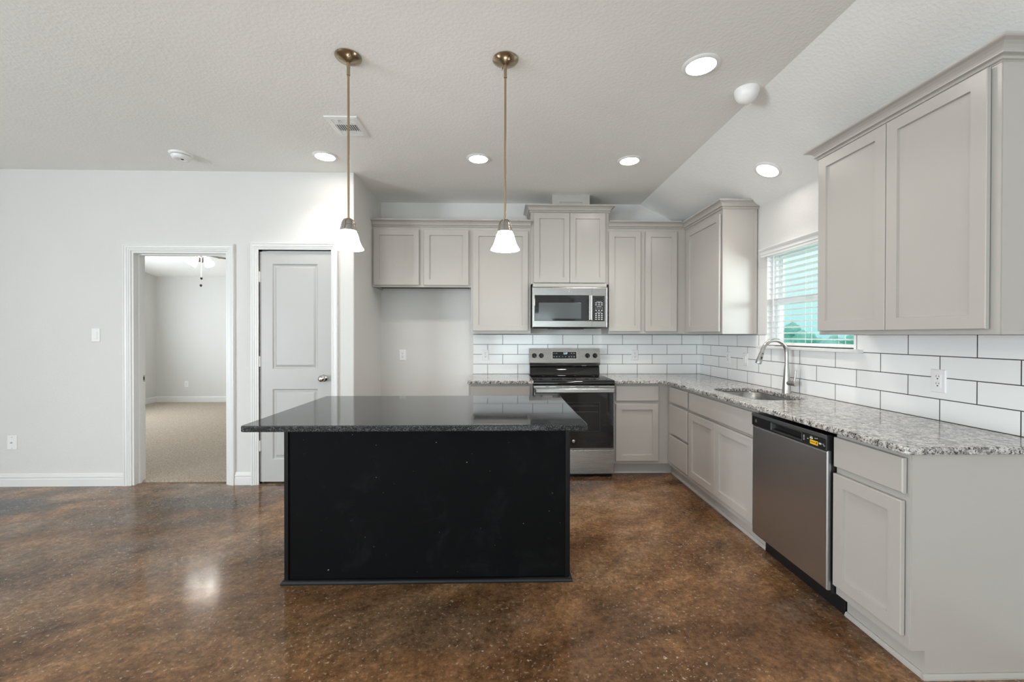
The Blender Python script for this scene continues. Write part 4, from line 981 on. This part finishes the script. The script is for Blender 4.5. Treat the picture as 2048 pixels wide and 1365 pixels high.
plate(FTR, -2.081, 1.115, 'outlet', 'white outlet on the tile under the large right cabinet')
plate(FBK, -1.094, 1.124, 'outlet', 'white outlet low in the empty fridge space')
s_ = plate(FLW, -3.603, 1.339, 'switch', 'white dimmer switch on the wall left of the open doorway', cat='switch')
plate(FLW, -4.330, 0.387, 'coax', 'white cable jack plate low on the wall at far left', cat='wall plate', w_=0.086, h_=0.125)
plate(FBD, -6.215, 0.37, 'outlet', 'white outlet on the far bedroom wall, seen through the doorway')

# ------------------------------------------------------------------ bedroom ceiling fan
fx, fy, fz = -4.475, 6.40, 2.515
fn = thing('ceiling_fan', 'dark-bladed ceiling fan with lit glass shades, through the open doorway', 'ceiling fan', (fx, fy, fz))
obj('downrod', tube(new(), [(fx, fy, 2.62), (fx, fy, 2.775)], 0.012, 12), M['nickel'], fn, smooth=40)
obj('ceiling_canopy', lathe(new(), [(0, 2.779), (0.065, 2.779), (0.06, 2.75), (0.02, 2.73), (0, 2.73)], (fx, fy, 0), seg=28), M['nickel'], fn, smooth=40)
obj('motor_housing', lathe(new(), [(0, 2.64), (0.05, 2.64), (0.10, 2.62), (0.115, 2.59), (0.105, 2.56), (0.07, 2.545), (0, 2.545)], (fx, fy, 0), seg=32), M['nickel'], fn, smooth=40)
lk = obj('light_kit', lathe(new(), [(0, 2.545), (0.055, 2.545), (0.058, 2.52), (0.045, 2.50), (0.02, 2.49), (0, 2.49)], (fx, fy, 0), seg=28), M['nickel'], fn, smooth=40)
for k in range(5):
    a = math.radians(-14 + 72 * k); ca, sa = math.cos(a), math.sin(a)
    bm = new(); pitch = 0.34
    out = [(0.20, -0.045), (0.62, -0.068), (0.66, -0.055), (0.672, 0.0), (0.66, 0.055), (0.62, 0.068), (0.20, 0.045)]
    T_ = [bm.verts.new((fx + r * ca - s * sa, fy + r * sa + s * ca, 2.535 + s * pitch + 0.004)) for r, s in out]
    B_ = [bm.verts.new((fx + r * ca - s * sa, fy + r * sa + s * ca, 2.535 + s * pitch - 0.004)) for r, s in out]
    bm.faces.new(T_); bm.faces.new(B_[::-1])
    for i in range(len(out)): bm.faces.new((T_[i], T_[(i + 1) % len(out)], B_[(i + 1) % len(out)], B_[i]))
    b = obj('blade', bm, M['walnut'], fn)
    obj('blade_iron', tube(new(), [(fx + r * ca, fy + r * sa, z) for r, z in ((0.09, 2.548), (0.15, 2.535), (0.24, 2.530))], [0.012, 0.010, 0.014], 8), M['nickel'], b)
for k in range(2):
    a = math.radians(-90 + 62 + 120 * k) if False else math.radians((-12, 192, 90)[k])
    dv = Vector((math.cos(a) * 0.55, math.sin(a) * 0.55, -0.83)).normalized(); base = Vector((fx, fy, 2.500)) + Vector((math.cos(a), math.sin(a), 0)) * 0.062
    g_ = obj('glass_shade', lathe(new(), [(0, 0.0), (0.020, 0.0), (0.030, 0.018), (0.040, 0.05), (0.052, 0.09), (0.066, 0.140), (0.062, 0.140), (0.048, 0.09), (0.034, 0.05), (0, 0.03)], base, dv, 24), M['fan_glass'], fn, smooth=60)
for zz, dx in ((2.185, 0.004), (2.080, -0.004)):
    c_ = obj('pull_chain', tube(new(), [(fx + dx, fy - 0.02, 2.495), (fx + dx, fy - 0.02, zz)], 0.0022, 6), M['white'], fn)
    obj('chain_fob', lathe(new(), [(0, 0.022), (0.008, 0.016), (0.017, 0.004), (0.015, -0.010), (0.006, -0.020), (0, -0.022)], (fx + dx, fy - 0.02, zz), seg=14), M['plastic'], c_, smooth=50)
